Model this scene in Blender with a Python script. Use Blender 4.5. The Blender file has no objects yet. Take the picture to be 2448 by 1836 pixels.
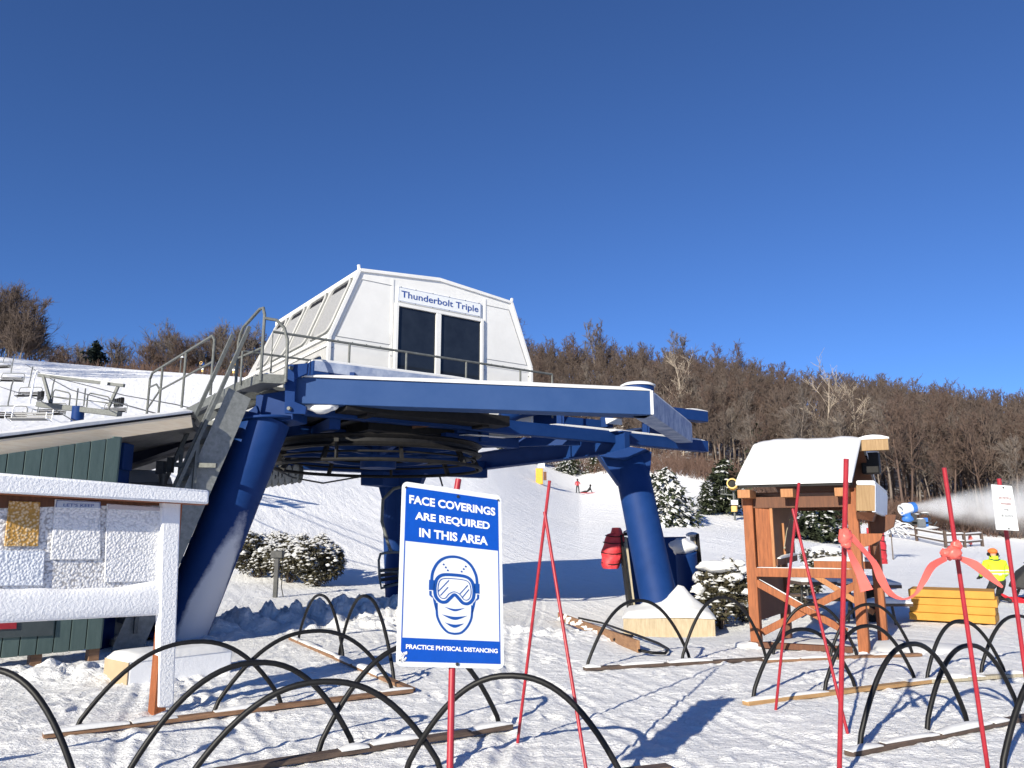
import bpy, bmesh, math, random
import numpy as np
from mathutils import Vector, Matrix
R = math.radians
rng = random.Random(11)
nr = np.random.RandomState(5)
scn = bpy.context.scene
COL = scn.collection

# ------------------------------------------------------------------ camera
PITCH, FPX, CAMH = R(11.1), 1839.0, 1.6
cam_d = bpy.data.cameras.new("camera"); cam = bpy.data.objects.new("camera", cam_d); COL.objects.link(cam)
cam.location = (0, 0, CAMH); cam.rotation_euler = (math.pi/2 + PITCH, 0, 0)
cam_d.sensor_width = 36; cam_d.lens = 36*FPX/2448; cam_d.clip_start = .05; cam_d.clip_end = 3000
scn.camera = cam
# ------------------------------------------------------------------ sky, sun, exposure
SUN_EL, SUN_AZ = R(21.3), R(210)          # azimuth clockwise from +Y
w = bpy.data.worlds.new("World"); scn.world = w; w.use_nodes = True
nt = w.node_tree; nt.nodes.clear()
sky = nt.nodes.new("ShaderNodeTexSky"); sky.sky_type = 'NISHITA'; sky.sun_disc = False
sky.sun_elevation = SUN_EL; sky.sun_rotation = SUN_AZ
sky.altitude = 3000; sky.air_density = 1.0; sky.dust_density = 0.0; sky.ozone_density = 8
bg = nt.nodes.new("ShaderNodeBackground"); bg.inputs[1].default_value = .093
wo = nt.nodes.new("ShaderNodeOutputWorld")
tint = nt.nodes.new("ShaderNodeMixRGB"); tint.blend_type = 'MULTIPLY'; tint.inputs[0].default_value = 1; tint.inputs[2].default_value = (1, .975, 1.05, 1)
nt.links.new(sky.outputs[0], tint.inputs[1]); nt.links.new(tint.outputs[0], bg.inputs[0]); nt.links.new(bg.outputs[0], wo.inputs[0])
sd = bpy.data.lights.new("sun", 'SUN'); sd.energy = 5.0; sd.angle = R(.5); sd.color = (1, .925, .77)
sun = bpy.data.objects.new("sun", sd); COL.objects.link(sun)
sdir = Vector((math.sin(SUN_AZ)*math.cos(SUN_EL), math.cos(SUN_AZ)*math.cos(SUN_EL), math.sin(SUN_EL)))
sun.rotation_euler = (-sdir).to_track_quat('-Z', 'Y').to_euler(); sun.location = sdir*60
scn.view_settings.view_transform = 'Standard'; scn.view_settings.look = 'None'
scn.view_settings.exposure = 0.6; scn.view_settings.gamma = 1
scn.cycles.volume_step_rate = 2
scn.cycles.volume_bounces = 2; scn.cycles.max_bounces = 7; scn.cycles.diffuse_bounces = 5; scn.cycles.transparent_max_bounces = 6

# ------------------------------------------------------------------ measuring: where a sight line meets a real plane
CP, SP = math.cos(PITCH), math.sin(PITCH)
def ray(px, py):
    u = 918 - py
    return Vector((px-1224, FPX*CP - u*SP, FPX*SP + u*CP))
def at(px, py, Y):
    r = ray(px, py); return Vector((0, 0, CAMH)) + r*(Y/r.y)
def on_plane(px, py, p, n):
    r = ray(px, py); o = Vector((0, 0, CAMH)); p = Vector(p); n = Vector(n)
    return o + r*((p-o).dot(n)/r.dot(n))
def at_z(px, py, z=0.):
    r = ray(px, py); return Vector((0, 0, CAMH)) + r*((z-CAMH)/r.z)

# ------------------------------------------------------------------ noise and terrain
def vnoise(x, y, seed=0):
    x = np.asarray(x, float); y = np.asarray(y, float)
    xi = np.floor(x).astype(np.int64); yi = np.floor(y).astype(np.int64)
    fx = x-xi; fy = y-yi; fx = fx*fx*(3-2*fx); fy = fy*fy*(3-2*fy)
    def h(a, b):
        n = (a*374761393 + b*668265263 + seed*974711) & 0xffffffff
        n = ((n ^ (n >> 13))*1274126177) & 0xffffffff
        return ((n ^ (n >> 16)) & 0xffff)/65535.
    return (h(xi, yi)*(1-fx)+h(xi+1, yi)*fx)*(1-fy) + (h(xi, yi+1)*(1-fx)+h(xi+1, yi+1)*fx)*fy
def fbm(x, y, o=4, seed=0):
    s = 0; a = .5
    for i in range(o): s = s + a*vnoise(x*2**i, y*2**i, seed+i*7); a *= .5
    return s
KD = np.array([0, 15, 25, 40, 60, 80, 107, 130, 150, 175, 200, 240, 320, 900.])
KA = np.array([-180, -40, -34, -20, -8, -3, 5, 12.5, 24, 34, 45, 180.])
KZ = np.array([
 [0, 0, 0, 0, 0, 0, 0, 0, 0, 0, 0, 0, 0, 0],
 [0, 0, .3, 4, 10, 16, 24.5, 31.5, 36.8, 39, 40, 41, 41, 40],
 [0, 0, .3, 4, 10, 16, 24.5, 31.5, 36.8, 39, 40, 41, 41, 40],
 [0, 0, .2, 3, 8.5, 14, 22.2, 28.5, 32.6, 36, 38, 40, 41, 41],
 [0, 0, .15, 2.2, 6, 10.5, 16.3, 21, 25, 33, 42, 44, 44, 44],
 [0, 0, .1, 2, 5, 8.6, 13.6, 17.3, 23, 33, 43, 45, 45, 45],
 [0, 0, .1, 1.0, 2.6, 4.6, 7.6, 12.2, 20, 31, 42, 44, 44, 44],
 [0, 0, .05, .8, 2.6, 5.7, 11, 17.5, 23.5, 31.5, 39, 41, 41, 41],
 [0, 0, .05, .3, 1.1, 3.1, 7.8, 13, 18, 25, 31.5, 33, 33, 33],
 [0, 0, 0, .1, .35, 1.2, 4, 8.5, 13, 19.5, 26, 28, 28, 28],
 [0, 0, 0, .3, .9, 1.8, 4.5, 8.5, 12.5, 17, 21, 25, 27, 27],
 [0, 0, 0, 0, 0, 0, 0, 0, 0, 0, 0, 0, 0, 0]])
KZ[1:-1] *= np.cos(np.radians(np.clip(KA[1:-1], -40, 40)))[:, None]
EDGE_A = np.array([-40, -34, -20, -12, -3, 5, 12.5, 24, 34, 45]); EDGE_D = np.array([152, 152, 152, 146, 127, 128, 96, 77, 82, 82.])
B0, B1 = Vector((-5.2, 13.2)), Vector((-1.6, 17.2))
def terrain(x, y, detail=True):
    x = np.asarray(x, float); y = np.asarray(y, float)
    d = np.hypot(x, y); a = np.degrees(np.arctan2(x, y))
    ai = np.clip(np.searchsorted(KA, a, 'right')-1, 0, len(KA)-2)
    t = (a-KA[ai])/(KA[ai+1]-KA[ai]); t = np.clip(t, 0, 1); t = t*t*(3-2*t)*.5+t*.5
    di = np.clip(np.searchsorted(KD, d, 'right')-1, 0, len(KD)-2)
    s = np.clip((d-KD[di])/(KD[di+1]-KD[di]), 0, 1)
    def row(i):
        return KZ[i, di]*(1-s)+KZ[i, di+1]*s
    z = row(ai)*(1-t)+row(ai+1)*t
    z = z - .38*np.exp(-(((x-3.0)/3.2)**2+((y-16.6)/3.0)**2))           # dip under the loading area
    # ploughed bank of lumpy snow in front of the terminal
    ex, ey = B1-B0; L2 = ex*ex+ey*ey
    tt = np.clip(((x-B0.x)*ex+(y-B0.y)*ey)/L2, 0, 1)
    dd = np.hypot(x-(B0.x+tt*ex), y-(B0.y+tt*ey))
    bank = np.exp(-(dd/.75)**2)
    bank2 = np.exp(-(((x+2.0)/1.6)**2+((y-14.2)/.7)**2)) + .8*np.exp(-(((x-.4)/1.6)**2+((y-13.6)/1.0)**2))
    shedp = np.exp(-(((x+5.0)/1.3)**2+((y-9.4)/.5)**2))
    lump = np.sqrt(np.clip((fbm(x*4.6, y*4.6, 3, 3)-.36)*2.6, 0, 1))*.8+.35*(fbm(x*14, y*14, 2, 31)-.4)
    z = z + (bank*.30+bank2*.13+shedp*.12)*(.35+1.5*lump)
    if detail:
        near = np.exp(-(d/16.)**2)
        rough = np.clip(1-bank, 0, 1)
        z = z + near*(.04*(fbm(x*1.1, y*1.3, 2, 20)-.4) + .045*(fbm(x*4, y*9, 4, 40)-.45)*rough)
        cl = fbm(x*7, y*9, 2, 77)
        z = z + near*.055*np.clip(cl-.46, 0, 1)*2
        z = z + np.where((d > 16) & (d < 200), .22*(fbm(x*.09, y*.09, 3, 9)-.45)*np.clip((d-16)/40, 0, 1), 0)
    return z
def tz(x, y): return float(terrain(np.array([x]), np.array([y]))[0])
def ground(px, py):
    r = ray(px, py); ys = np.arange(.5, 300, .02)
    x = r.x/r.y*ys; z = CAMH+r.z/r.y*ys; t = terrain(x, ys, False)
    i = int(np.argmax(z < t)) if (z < t).any() else len(ys)-1
    return Vector((x[i], ys[i], tz(x[i], ys[i])))

# ------------------------------------------------------------------ materials
def _nt(name):
    m = bpy.data.materials.new(name); m.use_nodes = True
    n = m.node_tree; b = n.nodes["Principled BSDF"]; return m, n, b
def N(n, t, **kw):
    o = n.nodes.new(t)
    for k, v in kw.items(): setattr(o, k, v)
    return o
def noise_fac(n, scale, detail=4, rough=.6, stretch=None, coord='Object'):
    tc = N(n, "ShaderNodeTexCoord"); mp = N(n, "ShaderNodeMapping"); ns = N(n, "ShaderNodeTexNoise")
    n.links.new(tc.outputs[coord], mp.inputs[0]); n.links.new(mp.outputs[0], ns.inputs[0])
    if stretch: mp.inputs['Scale'].default_value = stretch
    ns.inputs['Scale'].default_value = scale; ns.inputs['Detail'].default_value = detail; ns.inputs['Roughness'].default_value = rough
    return ns.outputs[0]
def ramp(n, src, stops):
    r = N(n, "ShaderNodeValToRGB"); n.links.new(src, r.inputs[0])
    e = r.color_ramp.elements
    while len(e) < len(stops): e.new(.5)
    for el, (p, c) in zip(e, stops):
        el.position = p; el.color = (*c, 1) if len(c) == 3 else c
    return r.outputs[0]
def bump(n, b, src, strength=.3, dist=.01, prev=None):
    bp = N(n, "ShaderNodeBump"); bp.inputs['Strength'].default_value = strength; bp.inputs['Distance'].default_value = dist
    n.links.new(src, bp.inputs['Height'])
    if prev is not None: n.links.new(prev, bp.inputs['Normal'])
    n.links.new(bp.outputs[0], b.inputs['Normal']); return bp.outputs[0]
def M(name, col, rough=.6, var=.15, scale=6, col2=None, metal=0, bmp=0, bscale=60, bdist=.004, stretch=None, spec=.5, coat=0):
    m, n, b = _nt(name)
    c2 = col2 or tuple(min(1, c*(1+var)) for c in col); c1 = col if col2 else tuple(c*(1-var) for c in col)
    f = noise_fac(n, scale, 5, .65, stretch)
    n.links.new(ramp(n, f, [(.32, c1), (.68, c2)]), b.inputs['Base Color'])
    b.inputs['Roughness'].default_value = rough; b.inputs['Metallic'].default_value = metal
    b.inputs['Specular IOR Level'].default_value = spec; b.inputs['Coat Weight'].default_value = coat
    if bmp: bump(n, b, noise_fac(n, bscale, 3, .6, stretch), bmp, bdist)
    return m
def snow_mat(name, col=(.93, .935, .94), bs=((9, .55, .05), (45, .45, .012)), forest=False, rough=.75, sss=0, stretch=None, groom=False):
    m, n, b = _nt(name)
    f = noise_fac(n, 3, 4)
    base = ramp(n, f, [(.3, tuple(c*.97 for c in col)), (.7, tuple(min(1, c*1.03) for c in col))])
    if forest:
        at_ = N(n, "ShaderNodeAttribute"); at_.attribute_name = "litter"
        nf = noise_fac(n, .9, 5, .7)
        mm = N(n, "ShaderNodeMath", operation='MULTIPLY'); n.links.new(at_.outputs['Fac'], mm.inputs[0])
        n.links.new(ramp(n, nf, [(.38, (.25, .25, .25)), (.5, (1, 1, 1))]), mm.inputs[1])
        mx = N(n, "ShaderNodeMixRGB"); n.links.new(mm.outputs[0], mx.inputs[0]); n.links.new(base, mx.inputs[1])
        mx.inputs[2].default_value = (.15, .108, .085, 1); base = mx.outputs[0]
    n.links.new(base, b.inputs['Base Color']); b.inputs['Roughness'].default_value = rough
    b.inputs['Specular IOR Level'].default_value = .25
    prev = None
    if groom:      # long skied and groomed streaks down the slope
        tc = N(n, "ShaderNodeTexCoord")
        for ang, sx, sy, st, di in ((24, 2.2, .07, .55, .16), (15, 7, .2, .5, .05), (38, 1.1, .05, .4, .2)):
            mp = N(n, "ShaderNodeMapping", vector_type='TEXTURE'); mp.inputs['Rotation'].default_value = (0, 0, R(ang)); mp.inputs['Scale'].default_value = (1/sx, 1/sy, 1)
            ns = N(n, "ShaderNodeTexNoise"); ns.inputs['Scale'].default_value = 1; ns.inputs['Detail'].default_value = 3
            n.links.new(tc.outputs['Object'], mp.inputs[0]); n.links.new(mp.outputs[0], ns.inputs[0]); prev = bump(n, b, ns.outputs[0], st, di, prev)
    for sc, st, di in bs: prev = bump(n, b, noise_fac(n, sc, 4, .6, stretch), st, di, prev)
    return m
def wood(name, c1, c2, stretch=(14, 14, 1.2), rough=.7, scale=3, b_=.25):
    return M(name, c1, rough, col2=c2, scale=scale, stretch=stretch, bmp=b_, bscale=9, bdist=.004)

SNOW = snow_mat("snow_ground", bs=((1.3, .2, .12), (8, .65, .07), (24, .75, .045), (70, .7, .015)), forest=True, stretch=(1, 1.9, 1), groom=True)
CAP = snow_mat("snow_cap", col=(.66, .665, .67), bs=((7, .35, .02), (60, .25, .004)))
def rime_mat():
    m, n, b = _nt("rime_snow")
    b.inputs['Base Color'].default_value = (.80, .81, .83, 1); b.inputs['Roughness'].default_value = .8
    b.inputs['Specular IOR Level'].default_value = .2
    p = bump(n, b, noise_fac(n, 46, 2, .5), .5, .012)
    bump(n, b, noise_fac(n, 110, 3, .6), .35, .005, p); return m
RIME = rime_mat()
SMOOTHRIME = snow_mat("smooth_rime", col=(.84, .85, .87), bs=((14, .3, .012), (70, .35, .004)))
def crusted(name, c1, c2, lo=.03, hi=.12):
    """colour that shows in the cracks between clods of wind-blown snow"""
    m, n, b = _nt(name)
    tc = N(n, "ShaderNodeTexCoord"); v = N(n, "ShaderNodeTexVoronoi", feature='SMOOTH_F1'); v.inputs['Scale'].default_value = 46; v.inputs['Smoothness'].default_value = .25
    ns = N(n, "ShaderNodeTexNoise"); ns.inputs['Scale'].default_value = 16; ns.inputs['Detail'].default_value = 4
    mx = N(n, "ShaderNodeMixRGB"); mx.inputs[0].default_value = .018
    n.links.new(tc.outputs['Object'], ns.inputs[0]); n.links.new(tc.outputs['Object'], mx.inputs[1]); n.links.new(ns.outputs['Color'], mx.inputs[2])
    n.links.new(mx.outputs[0], v.inputs['Vector'])
    n.links.new(ramp(n, v.outputs['Distance'], [(.62-hi, c2), (.80-lo, c1)]), b.inputs['Base Color'])
    b.inputs['Roughness'].default_value = .8
    p = bump(n, b, ramp(n, v.outputs['Distance'], [(.0, (1, 1, 1)), (.30, (.8, .8, .8)), (.75, (0, 0, 0))]), .45, .013)
    bump(n, b, noise_fac(n, 70, 3), .4, .006, p); return m
CRUST_GREY = crusted("crusted_grey_board", (.34, .33, .33), (.74, .74, .75), .0, .18)
CRUST_WHITE = crusted("crusted_white_poster", (.55, .56, .58), (.76, .765, .78), .0, .09)
CRUST_BLUE = crusted("crusted_pale_blue_poster", (.48, .53, .62), (.72, .75, .80), .0, .12)
CRUST_YELLOW = crusted("crusted_yellow_poster", (.42, .23, .05), (.66, .49, .29), .2, .3)
BLUE = M("blue_paint", (.004, .028, .125), .6, col2=(.008, .036, .148), scale=3, bmp=.05, bscale=120, spec=.16)
BLUE_FROST = M("frosted_blue_paint", (.022, .060, .175), .65, col2=(.030, .071, .192), spec=.2, scale=2.5, bmp=.12, bscale=150)
BLUE_RIME = M("heavily_frosted_blue_paint", (.13, .18, .32), .8, col2=(.40, .45, .56), scale=3, bmp=.3, bscale=90)
GALV = M("galvanized_steel", (.085, .092, .088), .6, col2=(.15, .158, .152), scale=14, metal=.1, bmp=.06)
GALV_S = M('stair_steel', (.15, .16, .155), .6, col2=(.25, .26, .255), scale=14, bmp=.06)
GALV_D = M("dark_steel", (.035, .037, .04), .5, col2=(.07, .07, .07), scale=12, metal=.3)
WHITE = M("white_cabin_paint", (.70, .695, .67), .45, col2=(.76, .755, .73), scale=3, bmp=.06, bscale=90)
WHITE_S = M("sun_dimmed_rimed_side", (.36, .36, .355), .7, col2=(.42, .42, .41), scale=5, bmp=.1, bscale=90)  # rimed white paint, darkened to hold down the direct sun
FROSTW = M("frosted_pane", (.22, .225, .23), .75, col2=(.30, .30, .305), scale=20, bmp=.25, bscale=160)
GREYPANEL = M("grey_underside", (.30, .30, .30), .6, var=.1, scale=2)
GLASS = M("dark_window_glass", (.012, .016, .025), .07, col2=(.02, .026, .038), scale=3, spec=.45)
RUBBER = M("black_pipe", (.005, .005, .0055), .5, col2=(.010, .010, .011), scale=20, bmp=.05, spec=.3)
BLACKM = M("black_metal", (.007, .007, .008), .6, col2=(.016, .015, .015), scale=10, spec=.2)
RUST = M("rusty_steel", (.08, .035, .018), .8, col2=(.20, .085, .04), scale=6, bmp=.2)
RED = M("red_pole_paint", (.27, .010, .020), .45, col2=(.36, .018, .030), scale=12)
REDTARP = M("red_tarp", (.45, .02, .03), .6, col2=(.58, .05, .06), scale=5, bmp=.3, bscale=12, bdist=.03)
PINK = M("pink_tape", (.95, .16, .13), .4, var=.08)
PINK.node_tree.nodes["Principled BSDF"].inputs['Transmission Weight'].default_value = .25
YELLOW = M("yellow_pad", (.43, .195, .018), .7, col2=(.50, .25, .032), scale=3, bmp=.15, bscale=20)
GREEN = M("green_board_siding", (.060, .098, .093), .75, col2=(.082, .125, .118), scale=8, stretch=(3, 3, .5), bmp=.1)
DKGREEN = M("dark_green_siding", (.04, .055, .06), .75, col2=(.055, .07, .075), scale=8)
PINE = wood("new_pine", (.80, .62, .40), (.90, .76, .55), stretch=(1.2, 1.2, 16))
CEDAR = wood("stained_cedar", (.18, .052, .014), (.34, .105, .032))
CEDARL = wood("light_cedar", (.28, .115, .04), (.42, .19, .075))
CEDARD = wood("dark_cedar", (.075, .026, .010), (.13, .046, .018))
PLY = wood("tan_plywood", (.23, .14, .062), (.33, .215, .105))
PLANK = wood("weathered_plank", (.14, .075, .04), (.27, .15, .085), stretch=(2, 2, 14))
PLANKL = wood("yellow_plank", (.30, .17, .07), (.42, .26, .12), stretch=(2, 2, 14))
PLANKD = wood("dark_plank", (.05, .035, .028), (.12, .08, .06), stretch=(2, 2, 14))
GREYWOOD = wood("grey_timber", (.30, .26, .18), (.44, .39, .29))
SOFFIT = wood("grey_soffit", (.10, .10, .105), (.16, .16, .165), stretch=(2, 2, 2))
FORM = M("board_formed_concrete", (.33, .265, .175), .85, col2=(.46, .38, .265), scale=6, stretch=(4, 4, .7), bmp=.2)
CARD = M("tan_cardboard", (.40, .30, .19), .8, var=.08)
SIGNB = M("sign_blue_vinyl", (.003, .075, .44), .4, var=.06, scale=30)
SIGNW = M("sign_white_vinyl", (.72, .745, .75), .45, var=.03, scale=20)
LETW = M("white_lettering", (.85, .86, .88), .45, var=.02)
LETB = M("blue_lettering", (.012, .06, .28), .5, var=.05)
LETR = M("dark_red_lettering", (.20, .05, .05), .5, var=.05)
LETD = M("dark_lettering", (.05, .05, .06), .5, var=.05)
HIVIS = M("hivis_yellow_fabric", (.55, .80, .02), .7, var=.1, scale=10, bmp=.3, bscale=25, bdist=.02)
REFL = M("reflective_tape", (.62, .63, .62), .4, var=.1)
ORANGE = M("orange_beanie", (.75, .16, .03), .8, var=.1)
BLACKF = M("black_fabric", (.013, .013, .015), .75, col2=(.03, .03, .03), scale=14, bmp=.25, bscale=25)
REDF = M("red_jacket", (.42, .03, .04), .8, var=.1)
SKIN = M("skin", (.52, .30, .22), .55, var=.05)
REDP = M("red_plastic", (.5, .02, .03), .35, var=.1)
GUNBLUE = M("snowgun_blue", (.03, .14, .45), .5, var=.2)
GUNYEL = M("snowgun_yellow", (.72, .36, .03), .5, var=.15)
PALEY = M("pale_yellow_pad", (.75, .48, .16), .7, var=.1)
BARK = M("bare_bark", (.082, .058, .047), .9, col2=(.125, .094, .078), scale=.35)
BARKR = M("reddish_bark", (.086, .055, .043), .9, col2=(.13, .088, .070), scale=.35)
BARKT = M("lighter_trunk_bark", (.12, .095, .08), .9, col2=(.22, .18, .15), scale=.4)  # trunk tone, lighter than the crown bark
BARKL = M("pale_bark", (.33, .27, .21), .9, col2=(.46, .39, .31), scale=.6)
BARKG = M("grey_bark", (.10, .082, .07), .9, col2=(.18, .15, .13), scale=.35)
NEEDLE = M("dark_needles", (.016, .026, .011), .8, col2=(.05, .062, .026), scale=5)
NEEDLEF = M("far_needles", (.012, .024, .022), .8, col2=(.028, .045, .036), scale=3)
LEAFB = M("shrub_leaves", (.022, .021, .011), .8, col2=(.07, .058, .026), scale=7)
BRUSH = M("brown_brush", (.10, .058, .042), .9, col2=(.17, .105, .08), scale=1)
LAMPG = M("lamp_face", (.75, .62, .52), .3, var=.05)
TRAMP = M("grey_plastic", (.12, .13, .14), .6, var=.2)

# ------------------------------------------------------------------ mesh building
Z = Vector((0, 0, 1))
def wloc(o):
    l = Vector((0, 0, 0))
    while o is not None: l = l + o.location; o = o.parent
    return l
class MB:
    def __init__(s): s.v = []; s.f = []; s.m = []
    def add(s, vs, fs, mi=0):
        k = len(s.v); s.v += [tuple(v) for v in vs]; s.f += [[i+k for i in f] for f in fs]; s.m += [mi]*len(fs); return s
    def obox(s, c, a, b, d, mi=0):
        c, a, b, d = map(Vector, (c, a, b, d))
        vs = [c+a*i+b*j+d*k for i in (-1, 1) for j in (-1, 1) for k in (-1, 1)]
        fs = [(0, 1, 3, 2), (4, 6, 7, 5), (0, 4, 5, 1), (2, 3, 7, 6), (0, 2, 6, 4), (1, 5, 7, 3)]
        if a.cross(b).dot(d) < 0: fs = [f[::-1] for f in fs]
        return s.add(vs, fs, mi)
    def box(s, c, h, mi=0): return s.obox(c, (h[0], 0, 0), (0, h[1], 0), (0, 0, h[2]), mi)
    def beam(s, p0, p1, w_, h_, up=Z, mi=0):
        p0, p1 = Vector(p0), Vector(p1); d = p1-p0; side = d.cross(up)
        if side.length < 1e-5: side = d.cross(Vector((1, 0, 0)))
        side.normalize(); u = side.cross(d).normalized()
        return s.obox((p0+p1)/2, d/2, side*w_/2, u*h_/2, mi)
    def prism(s, poly, vec, mi=0):
        poly = [Vector(p) for p in poly]; vec = Vector(vec); n = len(poly)
        vs = poly+[p+vec for p in poly]
        fs = [list(range(n)), list(range(2*n-1, n-1, -1))]+[[i, i+n, (i+1) % n+n, (i+1) % n] for i in range(n)]
        return s.add(vs, fs, mi)
    def tube(s, pts, r, n=8, mi=0, closed=False):
        pts = [Vector(p) for p in pts]; k = len(pts); rs = r if isinstance(r, (list, tuple)) else [r]*k
        vs = []; fs = []; prev = None
        for i, p in enumerate(pts):
            if closed: t = pts[(i+1) % k]-pts[i-1]
            else: t = pts[min(i+1, k-1)]-pts[max(i-1, 0)]
            t.normalize()
            if prev is None:
                a = t.orthogonal().normalized() if abs(t.z) > .9 else t.cross(Z).normalized()
            else: a = (prev-t*prev.dot(t)).normalized()
            prev = a; b = t.cross(a)
            vs += [p+(a*math.cos(2*math.pi*j/n)+b*math.sin(2*math.pi*j/n))*rs[i] for j in range(n)]
        for i in range(k if closed else k-1):
            i2 = (i+1) % k
            fs += [(i*n+j, i*n+(j+1) % n, i2*n+(j+1) % n, i2*n+j) for j in range(n)]
        if not closed: fs += [list(range(n-1, -1, -1)), list(range((k-1)*n, k*n))]
        return s.add(vs, fs, mi)
    def cyl(s, p0, p1, r0, r1=None, n=20, mi=0): return s.tube([p0, p1], [r0, r0 if r1 is None else r1], n, mi)
    def disc_lathe(s, c, ax, prof, n=40, mi=0):
        """revolve (radius, height) profile, closed loop, about axis ax through c"""
        c = Vector(c); ax = Vector(ax).normalized(); a = ax.orthogonal().normalized(); b = ax.cross(a); k = len(prof); vs = []; fs = []
        for i in range(n):
            t = 2*math.pi*i/n; d = a*math.cos(t)+b*math.sin(t)
            vs += [c+d*r+ax*h for r, h in prof]
        for i in range(n):
            i2 = (i+1) % n
            fs += [(i*k+j, i2*k+j, i2*k+(j+1) % k, i*k+(j+1) % k) for j in range(k)]
        return s.add(vs, fs, mi)
    def blob(s, c, r, seed=0, amp=.25, freq=2., sub=2, mi=0):
        bm = bmesh.new(); bmesh.ops.create_icosphere(bm, subdivisions=sub, radius=1)
        r = Vector(r) if not isinstance(r, (int, float)) else Vector((r, r, r))
        q = random.Random(seed); off = Vector((q.random()*50, q.random()*50, q.random()*50))
        vs = []
        from mathutils import noise as mn
        for v in bm.verts:
            k = 1+amp*mn.noise(v.co*freq+off)
            vs.append(Vector(c)+Vector((v.co.x*r.x, v.co.y*r.y, v.co.z*r.z))*k)
        fs = [[v.index for v in f.verts] for f in bm.faces]; bm.free(); return s.add(vs, fs, mi)
    def cap(s, p0, p1, w_, t_, seed=0, n=14, over=.0, mi=0):
        """rounded ridge of snow lying along p0-p1 (its underside)"""
        p0, p1 = Vector(p0), Vector(p1); d = (p1-p0); side = d.cross(Z).normalized(); q = random.Random(seed)
        L = d.length; n = max(4, int(L/.18)); prof = [(-1, -.02), (-1.02, .45), (-.8, .85), (-.3, 1), (.3, 1), (.8, .85), (1.02, .45), (1, -.02)]
        vs = []; fs = []; k = len(prof)
        for i in range(n+1):
            f = i/n; e = min(1, min(f, 1-f)*n*.5+.35); h = t_*e*(.75+.5*float(vnoise(np.array([f*L*1.7+seed*9.1]), np.array([seed*3.3]))[0]))
            p = p0+d*f; ww = w_/2+over
            vs += [p+side*a*ww+Z*b*h for a, b in prof]
        for i in range(n): fs += [(i*k+j, i*k+(j+1) % k, (i+1)*k+(j+1) % k, (i+1)*k+j) for j in range(k)]
        fs += [list(range(k-1, -1, -1)), list(range(n*k, n*k+k))]
        return s.add(vs, fs, mi)
    def build(s, name, mats, parent=None, loc=None, bevel=0, smooth=40):
        o_ = wloc(parent) if parent is not None else Vector(loc or (0, 0, 0))
        me = bpy.data.meshes.new(name)
        me.from_pydata([(v[0]-o_.x, v[1]-o_.y, v[2]-o_.z) for v in s.v], [], s.f)
        mats = mats if isinstance(mats, (list, tuple)) else [mats]
        for m in mats: me.materials.append(m)
        if len(mats) > 1: me.polygons.foreach_set("material_index", s.m)
        bm = bmesh.new(); bm.from_mesh(me); bmesh.ops.recalc_face_normals(bm, faces=bm.faces); bm.to_mesh(me); bm.free()
        if smooth: me.shade_smooth(); me.set_sharp_from_angle(angle=R(smooth))
        o = bpy.data.objects.new(name, me); COL.objects.link(o)
        if parent is not None: o.parent = parent
        else: o.location = o_
        if bevel:
            b = o.modifiers.new("bevel", 'BEVEL'); b.width = bevel; b.segments = 2; b.limit_method = 'ANGLE'
        return o
def mesh_np(name, V, F, mats, mi=None, parent=None, loc=None):
    me = bpy.data.meshes.new(name); V = np.asarray(V, np.float32); F = np.asarray(F, np.int32)
    me.vertices.add(len(V)); me.vertices.foreach_set("co", V.ravel())
    k = F.shape[1]; me.loops.add(F.size); me.loops.foreach_set("vertex_index", F.ravel())
    me.polygons.add(len(F)); me.polygons.foreach_set("loop_start", np.arange(0, F.size, k, dtype=np.int32))
    me.polygons.foreach_set("loop_total", np.full(len(F), k, np.int32))
    for m in (mats if isinstance(mats, (list, tuple)) else [mats]): me.materials.append(m)
    if mi is not None: me.polygons.foreach_set("material_index", np.asarray(mi, np.int32))
    me.update(calc_edges=True); me.validate()
    o = bpy.data.objects.new(name, me); COL.objects.link(o)
    if parent is not None: o.parent = parent
    if loc is not None: o.location = loc
    return o
def tag(o, label, cat, group=None):
    o['label'] = label; o['category'] = cat
    if group: o['group'] = group
    return o
def thing(name, loc, label, cat, group=None):
    o = bpy.data.objects.new(name, None); COL.objects.link(o); o.location = loc; o.empty_display_size = .2
    return tag(o, label, cat, group)
def copy_tree(o, parent=None):
    c = o.copy(); COL.objects.link(c)
    if parent is not None: c.parent = parent
    for ch in o.children: copy_tree(ch, c)
    return c
def islands(b):
    par = list(range(len(b.v)))
    def find(i):
        while par[i] != i: par[i] = par[par[i]]; i = par[i]
        return i
    for f in b.f:
        for j in f[1:]: par[find(f[0])] = find(j)
    out = {}
    for f in b.f: out.setdefault(find(f[0]), []).append(f)
    res = []
    for fs in out.values():
        ids = sorted({i for f in fs for i in f}); mp = {i: k for k, i in enumerate(ids)}; c = MB(); c.add([b.v[i] for i in ids], [[mp[i] for i in f] for f in fs]); res.append(c)
    return res
def part(name, mats, parent, fn, bevel=0, smooth=40):
    b = MB(); fn(b)
    if name in ('snow_cap', 'bench', 'panel_seam_line', 'hand_rail_post', 'bracket_piece', 'strap', 'batten', 'skis', 'wall_batten', 'sill_strip', 'dark_edge'):
        return [c.build(name.replace('_piece', ''), mats, parent, bevel=bevel, smooth=smooth) for c in islands(b)][0]
    return b.build(name, mats, parent, bevel=bevel, smooth=smooth)
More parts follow.
